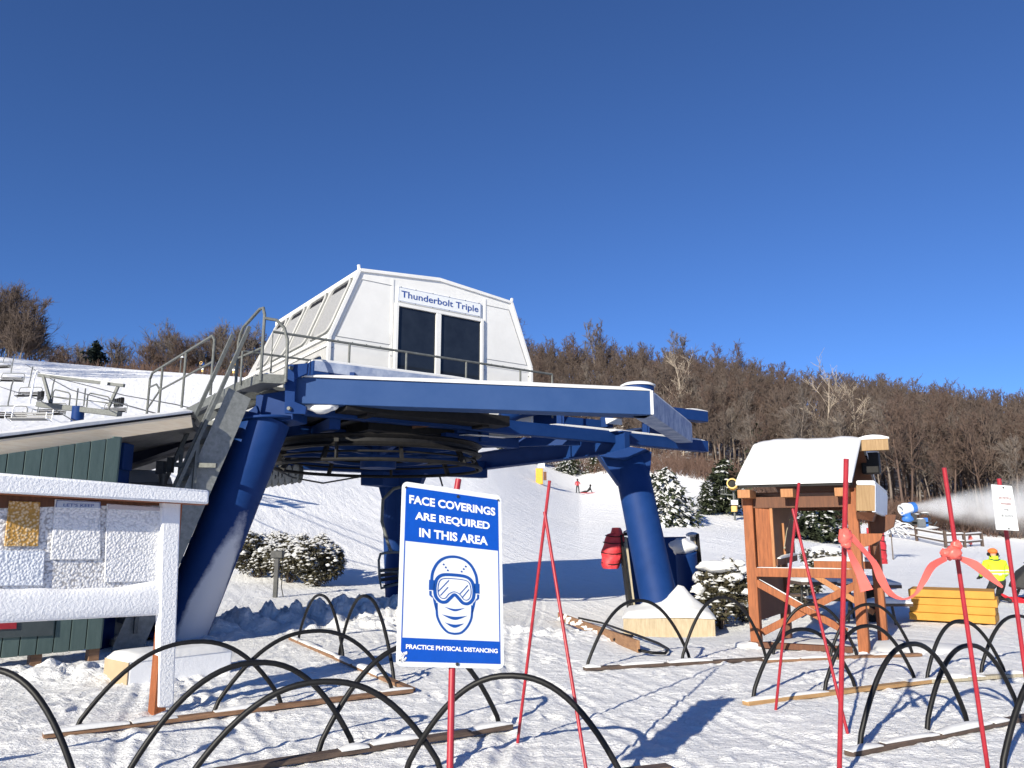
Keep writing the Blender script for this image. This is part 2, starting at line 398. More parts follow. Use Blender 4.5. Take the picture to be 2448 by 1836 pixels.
def text_mb(txt, origin, right, up, size, bold=.0, sx=1., align='CENTER', lift=.003, spacing=1.):
    """flat letters as a mesh in the plane (right, up) at origin (baseline, centred)"""
    cu = bpy.data.curves.new("t", 'FONT'); cu.body = txt; cu.size = 1; cu.align_x = align; cu.offset = bold; cu.space_character = spacing
    cu.resolution_u = 4; cu.extrude = 0
    o = bpy.data.objects.new("t", cu); COL.objects.link(o)
    dg = bpy.context.evaluated_depsgraph_get(); me = bpy.data.meshes.new_from_object(o.evaluated_get(dg))
    right = Vector(right).normalized(); up = Vector(up).normalized(); nrm = right.cross(up)
    b = MB(); b.add([Vector(origin)+right*v.co.x*size*sx+up*v.co.y*size+nrm*lift for v in me.vertices], [list(p.vertices) for p in me.polygons])
    bpy.data.objects.remove(o); bpy.data.curves.remove(cu); bpy.data.meshes.remove(me)
    return b
def skin_mesh(name, joints, edges, mats, parent, loc=(0, 0, 0), sub=2, root=0, M4=None, colour=None):
    """one continuous surface grown round a joint skeleton"""
    me = bpy.data.meshes.new("sk"); P = [Vector(j[:3]) for j in joints]
    me.from_pydata(P, edges, []); o = bpy.data.objects.new("sk", me); COL.objects.link(o)
    o.modifiers.new("skin", 'SKIN')
    for i, j in enumerate(joints):
        d = me.skin_vertices[0].data[i]; d.radius = (j[3], j[4] if len(j) > 4 else j[3]); d.use_root = (i == root)
    s_ = o.modifiers.new("sub", 'SUBSURF'); s_.levels = sub; s_.render_levels = sub
    dg = bpy.context.evaluated_depsgraph_get(); m2 = bpy.data.meshes.new_from_object(o.evaluated_get(dg))
    bpy.data.objects.remove(o); bpy.data.meshes.remove(me)
    m2.materials.clear()
    for m in mats: m2.materials.append(m)
    if colour:
        for p in m2.polygons: p.material_index = colour(p.center)
    if M4: m2.transform(M4)
    m2.shade_smooth(); m2.name = name
    r = bpy.data.objects.new(name, m2); COL.objects.link(r); r.parent = parent; r.location = loc; return r

# ------------------------------------------------------------------ setting: one snow sheet out to the horizon
az = np.concatenate([np.arange(-180, -46, 6.), np.arange(-46, 46.01, .14), np.arange(50, 180, 6.)])
rr = np.concatenate([np.array([.4, 1, 1.6]), np.exp(np.linspace(math.log(2.2), math.log(30), 470)), np.exp(np.linspace(math.log(30.4), math.log(260), 150)), np.array([300, 400, 600, 1000, 1800.])])
AA, RR = np.meshgrid(np.radians(az), rr, indexing='ij')
X = RR*np.sin(AA); Y = RR*np.cos(AA); ZZ = terrain(X, Y)
nearm = RR < 24
xs_, ys_, zs_ = X[nearm], Y[nearm], ZZ[nearm]; qt = random.Random(21)
for i in range(15):                 # ski tracks pressed in pairs into the packed snow
    x0, sl, am, ph = qt.uniform(-6, 7), qt.uniform(-.55, .55), qt.uniform(0, .25), qt.uniform(0, 6)
    for off in (-.11, .11):
        xc = x0+off+sl*(ys_-8)+am*np.sin(ys_*.6+ph); dx = (xs_-xc)/math.hypot(1, sl)
        zs_ -= .012*np.exp(-(dx/.045)**2)*np.clip(1.4*vnoise(ys_*.5, ys_*0+i, 4), .1, 1); zs_ += .006*np.exp(-((np.abs(dx)-.085)/.03)**2)
for i in range(110):                # boot prints
    yc = qt.uniform(4.2, 13); xc = qt.uniform(-.75, .75)*yc; th = qt.uniform(0, 3.14)
    k_ = (np.abs(xs_-xc) < .35) & (np.abs(ys_-yc) < .35); u_ = (xs_[k_]-xc)*math.cos(th)+(ys_[k_]-yc)*math.sin(th); v_ = -(xs_[k_]-xc)*math.sin(th)+(ys_[k_]-yc)*math.cos(th)
    rr_ = (u_/.16)**2+(v_/.065)**2; zs_[k_] += -.020*np.exp(-rr_**2)+.012*np.exp(-(rr_-1.6)**2*2)
ZZ[nearm] = zs_
na, nrr = AA.shape
V = np.stack([X.ravel(), Y.ravel(), ZZ.ravel()], 1)
I = np.arange(na)[:, None]; J = np.arange(nrr-1)[None, :]; I2 = (I+1) % na
F = np.stack([(I*nrr+J), (I*nrr+J+1), (I2*nrr+J+1), (I2*nrr+J)], -1).reshape(-1, 4)
# the small hole at the centre closes as one more ring of quads
V = np.vstack([V, [[0, 0, float(terrain(np.array([.01]), np.array([.01]))[0])]]]); c0 = len(V)-1
F = np.vstack([F, np.stack([np.full(na//2, c0), np.arange(0, na-1, 2)[:na//2]*nrr, ((np.arange(0, na-1, 2)[:na//2]+1) % na)*nrr, ((np.arange(0, na-1, 2)[:na//2]+2) % na)*nrr], 1)])
g = mesh_np("snow_ground", V, F[:, ::-1] if False else F, SNOW)
g.data.shade_smooth(); g['kind'] = 'structure'
dv = np.hypot(V[:, 0], V[:, 1]); av = np.degrees(np.arctan2(V[:, 0], V[:, 1]))
ed = np.interp(av, EDGE_A, EDGE_D)
lit = np.clip((dv-ed-6+6*(fbm(V[:, 0]*.15, V[:, 1]*.15, 3, 4)-.5))/8, 0, 1)*np.clip((av+9)/4, 0, 1)*(av < 60)
lit = np.maximum(lit, np.clip((dv-165)/12, 0, 1)*(av < 0)*.8)
aat = g.data.attributes.new("litter", 'FLOAT', 'POINT'); aat.data.foreach_set("value", lit.astype(np.float32))
bm = bmesh.new(); bm.from_mesh(g.data); bmesh.ops.recalc_face_normals(bm, faces=bm.faces)
if sum(f.normal.z for f in list(bm.faces)[:500]) < 0: bmesh.ops.reverse_faces(bm, faces=bm.faces)
bm.to_mesh(g.data); bm.free()
# ------------------------------------------------------------------ chairlift terminal
def box_pts(b, p0, p1, w_, h_, mi=0): b.beam(p0, p1, w_, h_, Z, mi)
TV = Vector((.809, .588, 0)); TU = Vector((-.588, .809, 0))
lt = thing("chairlift_terminal", (0, 15.5, 0), "blue steel chairlift drive terminal on three leaning columns with a big bullwheel", "lift terminal")
colL_b, colL_t = at(424, 1516, 12.55), at(638, 1004, 12.95); colL_b.z = -.05
colR_t = at(1504, 1092, 17.0); colR_b = Vector((at(1588, 1450, 16.0).x, 16.0, -.3))
colB_t = at(935, 1150, 19.6); colB_b = Vector((at(945, 1430, 19.6).x, 19.6, .0))
def frosted_column():
    m = BLUE.copy(); m.name = "blue_paint_with_rime"; n = m.node_tree; b = n.nodes["Principled BSDF"]; src = b.inputs['Base Color'].links[0].from_socket
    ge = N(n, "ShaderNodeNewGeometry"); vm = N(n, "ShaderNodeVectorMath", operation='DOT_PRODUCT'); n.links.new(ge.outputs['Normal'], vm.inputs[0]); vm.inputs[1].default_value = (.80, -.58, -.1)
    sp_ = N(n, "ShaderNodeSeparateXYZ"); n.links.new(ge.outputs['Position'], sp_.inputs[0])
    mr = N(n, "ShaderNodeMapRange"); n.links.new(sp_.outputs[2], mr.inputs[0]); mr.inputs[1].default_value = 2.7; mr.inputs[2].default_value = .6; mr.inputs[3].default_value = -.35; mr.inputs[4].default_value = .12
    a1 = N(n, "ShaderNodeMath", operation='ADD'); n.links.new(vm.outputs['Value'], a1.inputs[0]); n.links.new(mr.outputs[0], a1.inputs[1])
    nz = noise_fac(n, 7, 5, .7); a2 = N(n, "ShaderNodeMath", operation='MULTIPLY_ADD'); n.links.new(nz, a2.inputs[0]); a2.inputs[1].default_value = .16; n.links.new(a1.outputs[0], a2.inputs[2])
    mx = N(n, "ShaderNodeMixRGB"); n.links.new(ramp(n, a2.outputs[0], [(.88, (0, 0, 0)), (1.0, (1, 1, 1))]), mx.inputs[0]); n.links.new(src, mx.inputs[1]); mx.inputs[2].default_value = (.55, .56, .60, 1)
    n.links.new(mx.outputs[0], b.inputs['Base Color']); return m
BLUE_COL = frosted_column()
def col_fn(p0, p1, r0, r1): 
    def f(b):
        b.cyl(p0, p1, r0, r1, 36)
        d = (p1-p0).normalized()
        b.cyl(p0+d*.02, p0+d*.08, r0+.14, r0+.14, 36)
    return f
cL = part("column", BLUE_COL, lt, col_fn(colL_b, colL_t, .405, .395))
cR = part("column", BLUE, lt, col_fn(colR_b, colR_t, .38, .36))
cB = part("column", BLUE, lt, col_fn(colB_b, colB_t, .24, .24))
def spot_bar_fn(b):     # added bars for sun spots through the stairs, up the left column
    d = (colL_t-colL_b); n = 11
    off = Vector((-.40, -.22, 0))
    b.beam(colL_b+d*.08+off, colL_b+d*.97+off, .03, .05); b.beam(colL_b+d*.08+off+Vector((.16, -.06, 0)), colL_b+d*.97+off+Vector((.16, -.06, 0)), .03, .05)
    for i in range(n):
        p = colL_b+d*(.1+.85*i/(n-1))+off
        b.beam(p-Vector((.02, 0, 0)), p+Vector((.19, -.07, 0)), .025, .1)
part("sun_spot_bars", BLUE, lt, spot_bar_fn)
# heads
def headL(b):
    b.prism([at(612, 945, 12.75), at(700, 930, 12.75), at(700, 1003, 12.75), at(640, 1012, 12.75), at(608, 1004, 12.75)], (0.1, .55, 0))
    b.cyl(at(640, 1008, 12.95), at(640, 1002, 12.95), .5, .5, 30)
    b.prism([at(560, 1010, 12.7), at(612, 968, 12.7), at(625, 1010, 12.7), at(590, 1030, 12.7)], (.05, .4, 0))
part("column_head", BLUE, lt, headL, bevel=.012)
def headR(b):
    b.prism([at(1432, 1088, 16.7), at(1558, 1080, 16.7), at(1556, 1112, 16.7), at(1548, 1180, 16.7), at(1482, 1158, 16.7)], (0, .5, 0))
    b.prism([at(1430, 1090, 16.3), at(1505, 1068, 16.3), at(1545, 1073, 16.3), at(1490, 1098, 16.3)], (.3, .9, .02))
part("column_head", BLUE, lt, headR, bevel=.012)
def headB(b):
    b.prism([at(868, 1130, 19.4), at(1015, 1130, 19.4), at(1000, 1165, 19.4), at(965, 1290, 19.4), at(938, 1290, 19.4), at(905, 1165, 19.4)], (.05, .35, 0))
    b.prism([at(862, 1126, 18.6), at(916, 1126, 18.6), at(916, 1160, 18.6), at(862, 1160, 18.6)], (.3, .9, 0))
part("column_head", BLUE, lt, headB, bevel=.012)
# truss chords
loA, loB = at(728, 974, 13.0), at(1686, 1075, 19.0); upA, upB = at(741, 882, 13.15), at(1684, 1007, 18.8)
loB.z = loA.z; upB.z = upA.z
lo = part("lower_chord", BLUE, lt, lambda b: b.beam(loA, loB, .22, .27), bevel=.012)
up_ = part("upper_chord", BLUE, lt, lambda b: b.beam(upA, upB, .26, .26), bevel=.012)
part("snow_cap", CAP, lo, lambda b: (b.cap(loA+(loB-loA)*.01+Z*.13, loA+(loB-loA)*.055+Z*.13, .24, .14, 1), b.cap(loA+(loB-loA)*.52+Z*.13, loB-(loB-loA)*.01+Z*.13, .2, .06, 2)))
part("snow_cap", CAP, up_, lambda b: (b.cap(upA+Z*.13, upA+(upB-upA)*.35+Z*.13, .27, .06, 3), b.cap(upA+(upB-upA)*.93+Z*.13, upB+Z*.13, .26, .06, 4)))
for f in (.08, .36, .55, .80):
    p = loA.lerp(loB, f); q = upA.lerp(upB, f)
    part("stub_post", BLUE, lt, lambda b: (b.beam(p, Vector((p.x, p.y, q.z)), .12, .16, Vector((1, 0, 0))), b.beam(p+Z*.14+Vector((0, -.08, 0)), Vector((p.x, p.y-.08, q.z-.13)), .02, .05, Vector((1, 0, 0)))), bevel=.006)
# bow: front beam and its slanting end piece
fA, fB, fC = at(701, 932, 12.62), at(1557, 945, 13.9), at(1655, 1035, 18.2)
fB.z = fA.z; fC.z = fA.z
fb = part("front_beam", BLUE_FROST, lt, lambda b: b.prism([fA+Z*.225, fB+Z*.225, fB-Z*.225, fA-Z*.225], Vector((-.05, .42, 0))), bevel=.012)
part("snow_cap", CAP, fb, lambda b: b.cap(fA+Vector((.1, .2, .225)), fB+Vector((-.05, .2, .225)), .44, .075, 6))
dE = (fC-fB).normalized(); sE = dE.cross(Z).normalized()
fe = part("front_beam_end", BLUE_RIME, lt, lambda b: b.prism([fB+Z*.225+dE*.02, fC+Z*.225, fC-Z*.225, fB-Z*.225+dE*.02], -sE*.38), bevel=.012)
part("snow_cap", CAP, fe, lambda b: (b.cap(fB-sE*.19+Z*.225, fC-sE*.19+Z*.225, .36, .05, 7), b.beam(fB+Z*.22-Vector((0, .01, 0)), fB-Z*.22-Vector((0, .01, 0)), .06, .05)))
cp = at(1524, 905, 14.25)
cd = part("beam_cap_disc", BLUE, lt, lambda b: b.cyl(Vector((cp.x, cp.y, fA.z+.2)), Vector((cp.x, cp.y, fA.z+.36)), .30, .30, 30))
part("snow_cap", CAP, cd, lambda b: b.disc_lathe((cp.x, cp.y, fA.z+.36), Z, [(0.001, 0), (.33, 0), (.33, .03), (.25, .07), (.001, .08)], 30))
# vertical bracket plate and bolts at the left head
bk = part("bracket_plate", BLUE, lt, lambda b: b.prism([at(682, 872, 12.45), at(735, 868, 12.5), at(733, 893, 12.5), at(706, 905, 12.5), at(704, 960, 12.5), at(732, 972, 12.5), at(730, 990, 12.5), at(680, 988, 12.45)], (.01, .06, 0)), bevel=.005)
for q in ((697, 880), (693, 977)):
    c = at(*q, 12.45); part("bolt", GALV, bk, lambda b: b.cyl(c, c+Vector((-.01, -.05, 0)), .035, .03, 10))
# side beams running back up the hill, braces
sbA = at(1500, 1078, 16.9); sbA.z = loA.z-.12
sbB = sbA+TU*6.3
sb = part("side_beam", BLUE, lt, lambda b: (b.beam(sbA, sbB, .16, .44), b.beam(sbA-Z*.22, sbB-Z*.22, .30, .03), b.beam(sbA+Z*.22, sbB+Z*.22, .30, .03)), bevel=.004)
part("snow_cap", CAP, sb, lambda b: (b.cap(sbA+TU*.1+Z*.235, sbA+TU*.9+Z*.235, .5, .09, 21), b.cap(sbA+TU*2.0+Z*.235, sbA+TU*2.7+Z*.235, .28, .07, 22)))
slA = at(668, 1000, 13.2); slA.z = loA.z-.1; 
part("side_beam", BLUE, lt, lambda b: b.beam(slA, slA+TU*6.3, .18, .44), bevel=.006)
part("rear_beam", BLUE, lt, lambda b: b.beam(slA+TU*5.4-Z*.25, sbA+TU*5.6-Z*.25, .3, .45), bevel=.01)
mbA = at(1000, 1000, 15.6); mbA.z = loA.z
part("cross_beam", BLUE, lt, lambda b: (b.beam(at(1058, 1046, 14.8), at(1232, 1062, 16.2), .22, .18), b.beam(at(1090, 1028, 14.9), at(1140, 1033, 15.3), .1, .12)), bevel=.008)
part("snow_cap", CAP, lt, lambda b: (b.cap(at(1105, 1040, 14.9), at(1200, 1048, 15.8), .2, .04, 31),))
def diag(b):
    P = [at(1200, 1003, 16.6), at(1240, 985, 16.8), at(1290, 975, 17.2), at(1335, 978, 17.8)]
    b.tube(P, .15, 12)
dg_ = part("brace_tube", BLUE, lt, diag)
part("snow_cap", CAP, dg_, lambda b: b.cap(at(1195, 990, 16.6), at(1325, 972, 17.6), .22, .07, 8))
br = part("diagonal_brace", BLUE, lt, lambda b: (b.beam(at(1475, 1045, 17.6), at(1600, 1024, 19.3), .16, .2),), bevel=.008)
part("snow_cap", CAP, br, lambda b: b.cap(at(1475, 1036, 17.6), at(1590, 1018, 19.2), .17, .05, 9))
part("diagonal_brace", BLUE, lt, lambda b: (b.beam(upA.lerp(upB, .42)-Z*.25+TU*1.6, upA.lerp(upB, .78)-Z*.3+TU*1.2, .2, .34), b.beam(loA.lerp(loB, .12)+TU*.3, loA.lerp(loB, .45)+TU*2.4, .14, .2), b.beam(loA.lerp(loB, .62)+TU*.2-Z*.1, loA.lerp(loB, .42)+TU*2.6-Z*.1, .14, .2)), bevel=.008)
bxp = at(1450, 1010, 18.0)
cb = part("junction_box", BLUE, lt, lambda b: (b.box(bxp, (.14, .12, .12)), b.beam(bxp-Z*.12, bxp-Z*.45, .06, .06, Vector((1, 0, 0)))))
part("snow_cap", CAP, cb, lambda b: b.prism([at(1447, 999, 17.8), at(1486, 1001, 17.8), at(1488, 1015, 17.8), at(1449, 1013, 17.8)], (.02, .3, .03)))
mp_ = at(1070, 978, 14.6)
mb_ = part("motor_housing", BLUE, lt, lambda b: b.box(mp_-Z*.12, (.22, .2, .1)))
part("snow_cap", CAP, mb_, lambda b: (b.blob(mp_+Vector((-.03, 0, .03)), (.26, .2, .11), 3, .2, 1.5),))
# bullwheel with rope groove, spokes, hub and guard ring
bw = at(905, 1086, 15.6); bw.z = 3.27
bwh = part("bullwheel", BLACKM, lt, lambda b: b.disc_lathe(bw, Z, [(1.86, -.10), (2.06, -.12), (2.10, -.09), (2.02, -.03), (2.02, .03), (2.10, .09), (2.06, .12), (1.86, .10)], 96))
def spokes(b):
    for i in range(10):
        t = 2*math.pi*i/10; d = Vector((math.cos(t), math.sin(t), 0)); b.beam(bw+d*.3-Z*.05, bw+d*1.9-Z*.05, .09, .14)
part("spokes", BLUE, bwh, spokes, bevel=.006); part("hub", BLUE, bwh, lambda b: (b.cyl(bw-Z*.35, bw+Z*.3, .36, .36, 30), b.disc_lathe(bw-Z*.2, Z, [(.9, -.03), (1.0, -.03), (1.0, .03), (.9, .03)], 48)))
gr = Vector((bw.x, bw.y, bw.z-.36))
def guard(b):
    b.disc_lathe(gr, Z, [(2.08+.035*math.cos(t), .035*math.sin(t)) for t in np.linspace(0, 2*math.pi, 9)[:-1]], 96)
    b.disc_lathe(gr+Z*.16, Z, [(1.95+.02*math.cos(t), .02*math.sin(t)) for t in np.linspace(0, 2*math.pi, 9)[:-1]], 96)
    for i in range(9):
        t = 2*math.pi*i/9+.2; d = Vector((math.cos(t), math.sin(t), 0)); b.beam(gr+d*2.06, gr+d*1.9+Z*.3, .05, .1)
part("rope_guard_ring", BLACKM, lt, guard)
part("guard_arm", BLACKM, lt, lambda b: (b.beam(at(1050, 1135, 15.6), at(1058, 1162, 15.6), .07, .03), b.beam(gr+Vector((-.4, -2, 0)), gr+Vector((-.4, -2, .3)), .16, .03)))
def frame_under(b):
    b.beam(bw+Z*.22-TV*2, bw+Z*.22+TV*2, .3, .3); b.beam(bw+Z*.2-TU*1.2, bw+Z*.2+TU*2.4, .3, .3)
    b.beam(bw-TV*1.6+Z*.26-TU*1.5, bw-TV*1.0+Z*.26+TU*3, .2, .2); b.beam(bw+TV*1.6+Z*.26-TU*1.5, bw+TV*1.2+Z*.26+TU*3, .2, .2)
part("bullwheel_carriage", BLUE, lt, frame_under, bevel=.008)
part("frost_face", BLUE_RIME, up_, lambda b: b.prism([upA.lerp(upB, f)+Z*z-TU*.131 for f, z in ((.003, .13), (.34, .13), (.28, .0), (.17, -.03), (.08, -.06), (.003, -.05))], -TU*.006))
part("snow_cap", CAP, lo, lambda b: (b.blob(at(768, 972, 12.85), (.26, .12, .11), 4, .25, 1.6, 3),))
def engine(b):
    c = bw+Z*.40
    b.obox(c+Z*.1-TU*.3, TV*1.7, TU*1.9, Z*.10); b.obox(c-TU*.9+Z*.02, TV*.9, TU*.5, Z*.2); b.obox(c+TU*.8+TV*.4, TV*.5, TU*.9, Z*.22)
    b.beam(c-TU*2.1-TV*1.2+Z*.1, c+TU*2.0-TV*1.2+Z*.1, .16, .3); b.beam(c-TU*2.1+TV*1.2+Z*.1, c+TU*2.0+TV*1.2+Z*.1, .16, .3)
part("drive_machinery", BLACKM, lt, engine, bevel=.01)
part("rusty_arm", RUST, lt, lambda b: b.beam(at(985, 1018, 14.3), at(1030, 1013, 14.4), .05, .1))
# sheave trains beyond the wheel
def sheaves(name_at, n, dx):
    root = part("sheave_train", GALV_D, lt, lambda b: (b.beam(name_at-TU*.1+Z*.12, name_at+TU*(dx*(n-1)+.1)+Z*.12, .06, .14), b.beam(name_at+TU*dx*(n-1)/2, name_at+TU*dx*(n-1)/2+Z*.6, .1, .12, Vector((1, 0, 0)))))
    for i in range(n):
        c = name_at+TU*dx*i
        part("sheave_wheel", GALV, root, lambda b: (b.disc_lathe(c, TV, [(.03, -.05), (.17, -.06), (.22, -.05), (.19, 0), (.22, .05), (.17, .06), (.03, .05)], 22), b.cyl(c-TV*.08, c+TV*.08, .05, .05, 10)))
sheaves(at(712, 1132, 17.3), 6, .44)
# access deck along the cabin front and up its left side, with hand rails
rl_a, rl_b = at(653, 793, 13.05), at(1320, 896, 16.7); rl_b.z = rl_a.z
dk = part("access_deck", GALV, lt, lambda b: (b.beam(rl_a-Z*1.0+TU*.35, rl_a.lerp(rl_b, .55)-Z*1.0+TU*.35, .7, .06),))
def front_rail(b):
    b.tube([rl_a-Z*.95, rl_a, rl_b], .024, 8); b.tube([rl_a+TV*.02-Z*.42-TV*.5, rl_a-Z*.42+TV*1.35, rl_a-Z*1.0+TV*1.35], .02, 8)
    b.tube([rl_a-TV*.5-Z*.42, rl_a-TV*.5-Z*1], .02, 8)
    for f in (.23, .42, .64, .86, 1.0): p = rl_a.lerp(rl_b, f); b.tube([p, p-Z*.98], .022, 8)
part("guard_rail", GALV, lt, front_rail)
# a parked chair's shadow companion: haul rope goes in under the cabin

# ------------------------------------------------------------------ machine cabin on top
hO = at(787, 804, 14.3); zk = hO.z; hv = TV; hu = TU
hR = on_plane(1269, 876, hO, hu); W_ = (hR-hO).dot(hv)
hTL = on_plane(859, 646, hO, hu); zt = hTL.z; ins = (hTL-hO).dot(hv); hTR = on_plane(1222, 731, hO, hu); insR = W_-(hTR-hO).dot(hv); zt2 = (zt+hTR.z)/2
ridge_p = on_plane(1051, 682, hO, hu)
z0 = loA.z+.12; LEN = 5.1
hc = thing("machine_cabin", Vector((hO.x, hO.y, z0))+hv*W_/2+hu*LEN/2, "white angular machine cabin named Thunderbolt Triple sitting on the blue terminal", "cabin")
def HP(a, l, z): return Vector((hO.x, hO.y, 0))+hv*a+hu*l+Z*z
ins = max(.3, ins); insR = max(.3, insR); rise = .16
def shell(b):
    sec = lambda l, dz=0: [HP(0, l, z0), HP(0, l, zk), HP(ins, l, zt+dz), HP(W_/2, l, zt+rise+dz), HP(W_-insR, l, zt+dz), HP(W_, l, zk), HP(W_, l, z0)]
    A = sec(0); B = sec(LEN); B[2] = HP(ins, LEN-.4, zt); B[3] = HP(W_/2, LEN-.4, zt+rise); B[4] = HP(W_-insR, LEN-.4, zt)
    n = 7; b.add(A+B, [list(range(n))]+[list(range(2*n-1, n-1, -1))]+[(i, i+n, (i+1) % n+n, (i+1) % n) for i in range(n-1)])
part("shell", WHITE, hc, shell, smooth=0)
part("underside_panel", GREYPANEL, hc, lambda b: b.prism([HP(0, 0, z0-.004), HP(W_, 0, z0-.004), HP(W_, LEN, z0-.004), HP(0, LEN, z0-.004)], (0, 0, -.05)))
part("roof_snow", CAP, hc, lambda b: b.prism([HP(ins-.05, 0, zt+.0), HP(ins+.02, 0, zt+.05), HP(W_/2, 0, zt+rise+.06), HP(W_-insR-.02, 0, zt+.05), HP(W_-insR+.05, 0, zt), HP(W_/2, 0, zt+rise+.005)], hu*(LEN-.5)))
def trim(b):
    t = .035; o = -hu*.012
    b.beam(HP(0, 0, zk)+o, HP(ins, 0, zt)+o, .05, .07, hv); b.beam(HP(W_, 0, zk)+o, HP(W_-insR, 0, zt)+o, .05, .07, hv)
    b.beam(HP(ins, 0, zt)+o, HP(W_/2, 0, zt+rise)+o, .05, .06); b.beam(HP(W_/2, 0, zt+rise)+o, HP(W_-insR, 0, zt)+o, .05, .06)
    b.beam(HP(0, 0, zk)+o, HP(0, 0, z0)+o, .05, .07, hv); b.beam(HP(W_, 0, zk)+o, HP(W_, 0, z0)+o, .05, .07, hv)
    for a in (ins, W_-insR): b.beam(HP(a, 0, zt-.03), HP(a+(.02 if a > 1.5 else -.02), 0, zt+.11), .05, .05, hv)
    side = (HP(ins, 0, zt)-HP(0, 0, zk)).cross(hu).normalized()
    b.beam(HP(-.02, 0, zk), HP(-.02, LEN, zk), .06, .06); b.beam(HP(-.015, 0, zk-.16), HP(-.015, LEN, zk-.16), .04, .05)
    b.beam(HP(ins-.03, 0, zt-.06), HP(ins-.03, LEN-.4, zt-.06), .06, .1)
part("edge_trim", WHITE, hc, trim, bevel=.006)
def seams(b, q_):
    o = -hu*.004
    def loop(pts):
        for i in range(len(pts)): b.beam(pts[i]+o, pts[(i+1) % len(pts)]+o, .008, .012, hu)
    f = on_plane
    if q_ == 0: loop([f(865, 668, hO, hu), f(938, 683, hO, hu), f(932, 824, hO, hu), f(802, 803, hO, hu)])
    else: loop([f(1160, 729, hO, hu), f(1216, 741, hO, hu), f(1259, 873, hO, hu), f(1157, 857, hO, hu)])
for q_ in (0, 1): part("panel_seam", FROSTW, hc, lambda b: seams(b, q_), smooth=0)
def onf(px, py, d=0.): return on_plane(px, py, hO-hu*d, hu)
# sliding window: frame, two panes
wq = [onf(951, 735), onf(1147, 768), onf(1146, 905), onf(949, 905)]
wa0, wa1 = (wq[0]-hO).dot(hv), (wq[1]-hO).dot(hv); wzt = wq[0].z*.5+wq[1].z*.5; wzb = z0+.25
def wbox(b, a0, a1, z_0, z_1, d0, d1, mi=0):
    b.prism([HP(a0, 0, z_0)-hu*d0, HP(a1, 0, z_0)-hu*d0, HP(a1, 0, z_1)-hu*d0, HP(a0, 0, z_1)-hu*d0], hu*(d0-d1), mi)
am = (onf(1046, 770)-hO).dot(hv)
wf = part("sliding_window", WHITE, hc, lambda b: [wbox(b, *q, .06, .002) for q in ((wa0-.07, wa0, wzb, wzt+.07), (wa1, wa1+.07, wzb, wzt+.07), (wa0, wa1, wzt, wzt+.07), (am-.06, am+.06, wzb, wzt), (wa0, wa1, wzb-.06, wzb))], bevel=.006)
part("pane", GLASS, wf, lambda b: wbox(b, wa0, am-.06, wzb, wzt, .016, .004)); part("pane", GLASS, wf, lambda b: wbox(b, am+.06, wa1, wzb, wzt, .016, .004))
# name board
s0, s1 = (onf(950, 700)-hO).dot(hv), (onf(1148, 735)-hO).dot(hv); zs1 = onf(950, 686).z*.5+onf(1148, 725).z*.5; zs0 = onf(950, 722).z*.5+onf(1148, 758).z*.5
nb = part("name_board", SIGNW, hc, lambda b: wbox(b, s0, s1, zs0, zs1, .035, .002), bevel=.004)
part("border", LETB, nb, lambda b: [wbox(b, *q, .0375, .034) for q in ((s0+.01, s1-.01, zs1-.018, zs1-.012), (s0+.01, s1-.01, zs0+.012, zs0+.018), (s0+.01, s0+.016, zs0+.012, zs1-.012), (s1-.016, s1-.01, zs0+.012, zs1-.012))], smooth=0)
th = (zs1-zs0)
part("screw", GALV, nb, lambda b: [b.cyl(HP(s0+(s1-s0)*f, 0, z)-hu*.034, HP(s0+(s1-s0)*f, 0, z)-hu*.041, .010, None, 8) for f in (.03, .2, .4, .6, .8, .97) for z in (zs1-.005, zs0+.005)])
def fixings(b):
    for a in np.arange(.18, W_-.1, .30):
        if wa0-.1 < a < wa1+.1: continue
        b.cyl(HP(a, 0, zk-.05)+hu*.0, HP(a, 0, zk-.05)-hu*.008, .012, None, 6)
    for z in np.arange(z0+.15, zk, .28):
        for a in (wa0-.13, wa1+.13, .07, W_-.07): b.cyl(HP(a, 0, z), HP(a, 0, z)-hu*.02, .010, None, 6)
part("rivets", GALV, hc, fixings)
part("wall_batten", WHITE, hc, lambda b: [b.beam(HP(a, 0, z0+.05)-hu*.006, HP(a, 0, zt-.04)-hu*.006, .05, .012, hu) for a in (wa0-.13, wa1+.13)])
part("sill_strip", WHITE, hc, lambda b: [b.beam(HP(a0, 0, zk-.10)-hu*.005, HP(a1, 0, zk-.10)-hu*.005, .01, .035) for a0, a1 in ((.06, wa0-.16), (wa1+.16, W_-.06))])
tm = text_mb("Thunderbolt Triple", HP((s0+s1)/2, 0, zs0+th*.32)-hu*.036, hv, Z, th*.62, .012, 1., lift=.003)
xs = [Vector(v).dot(hv) for v in tm.v]; k = (s1-s0)*.93/(max(xs)-min(xs)); cx_ = (max(xs)+min(xs))/2
tm.v = [tuple(Vector(v)+hv*((Vector(v).dot(hv)-cx_)*(k-1))) for v in tm.v]
tm.build("lettering", LETB, nb, smooth=0)
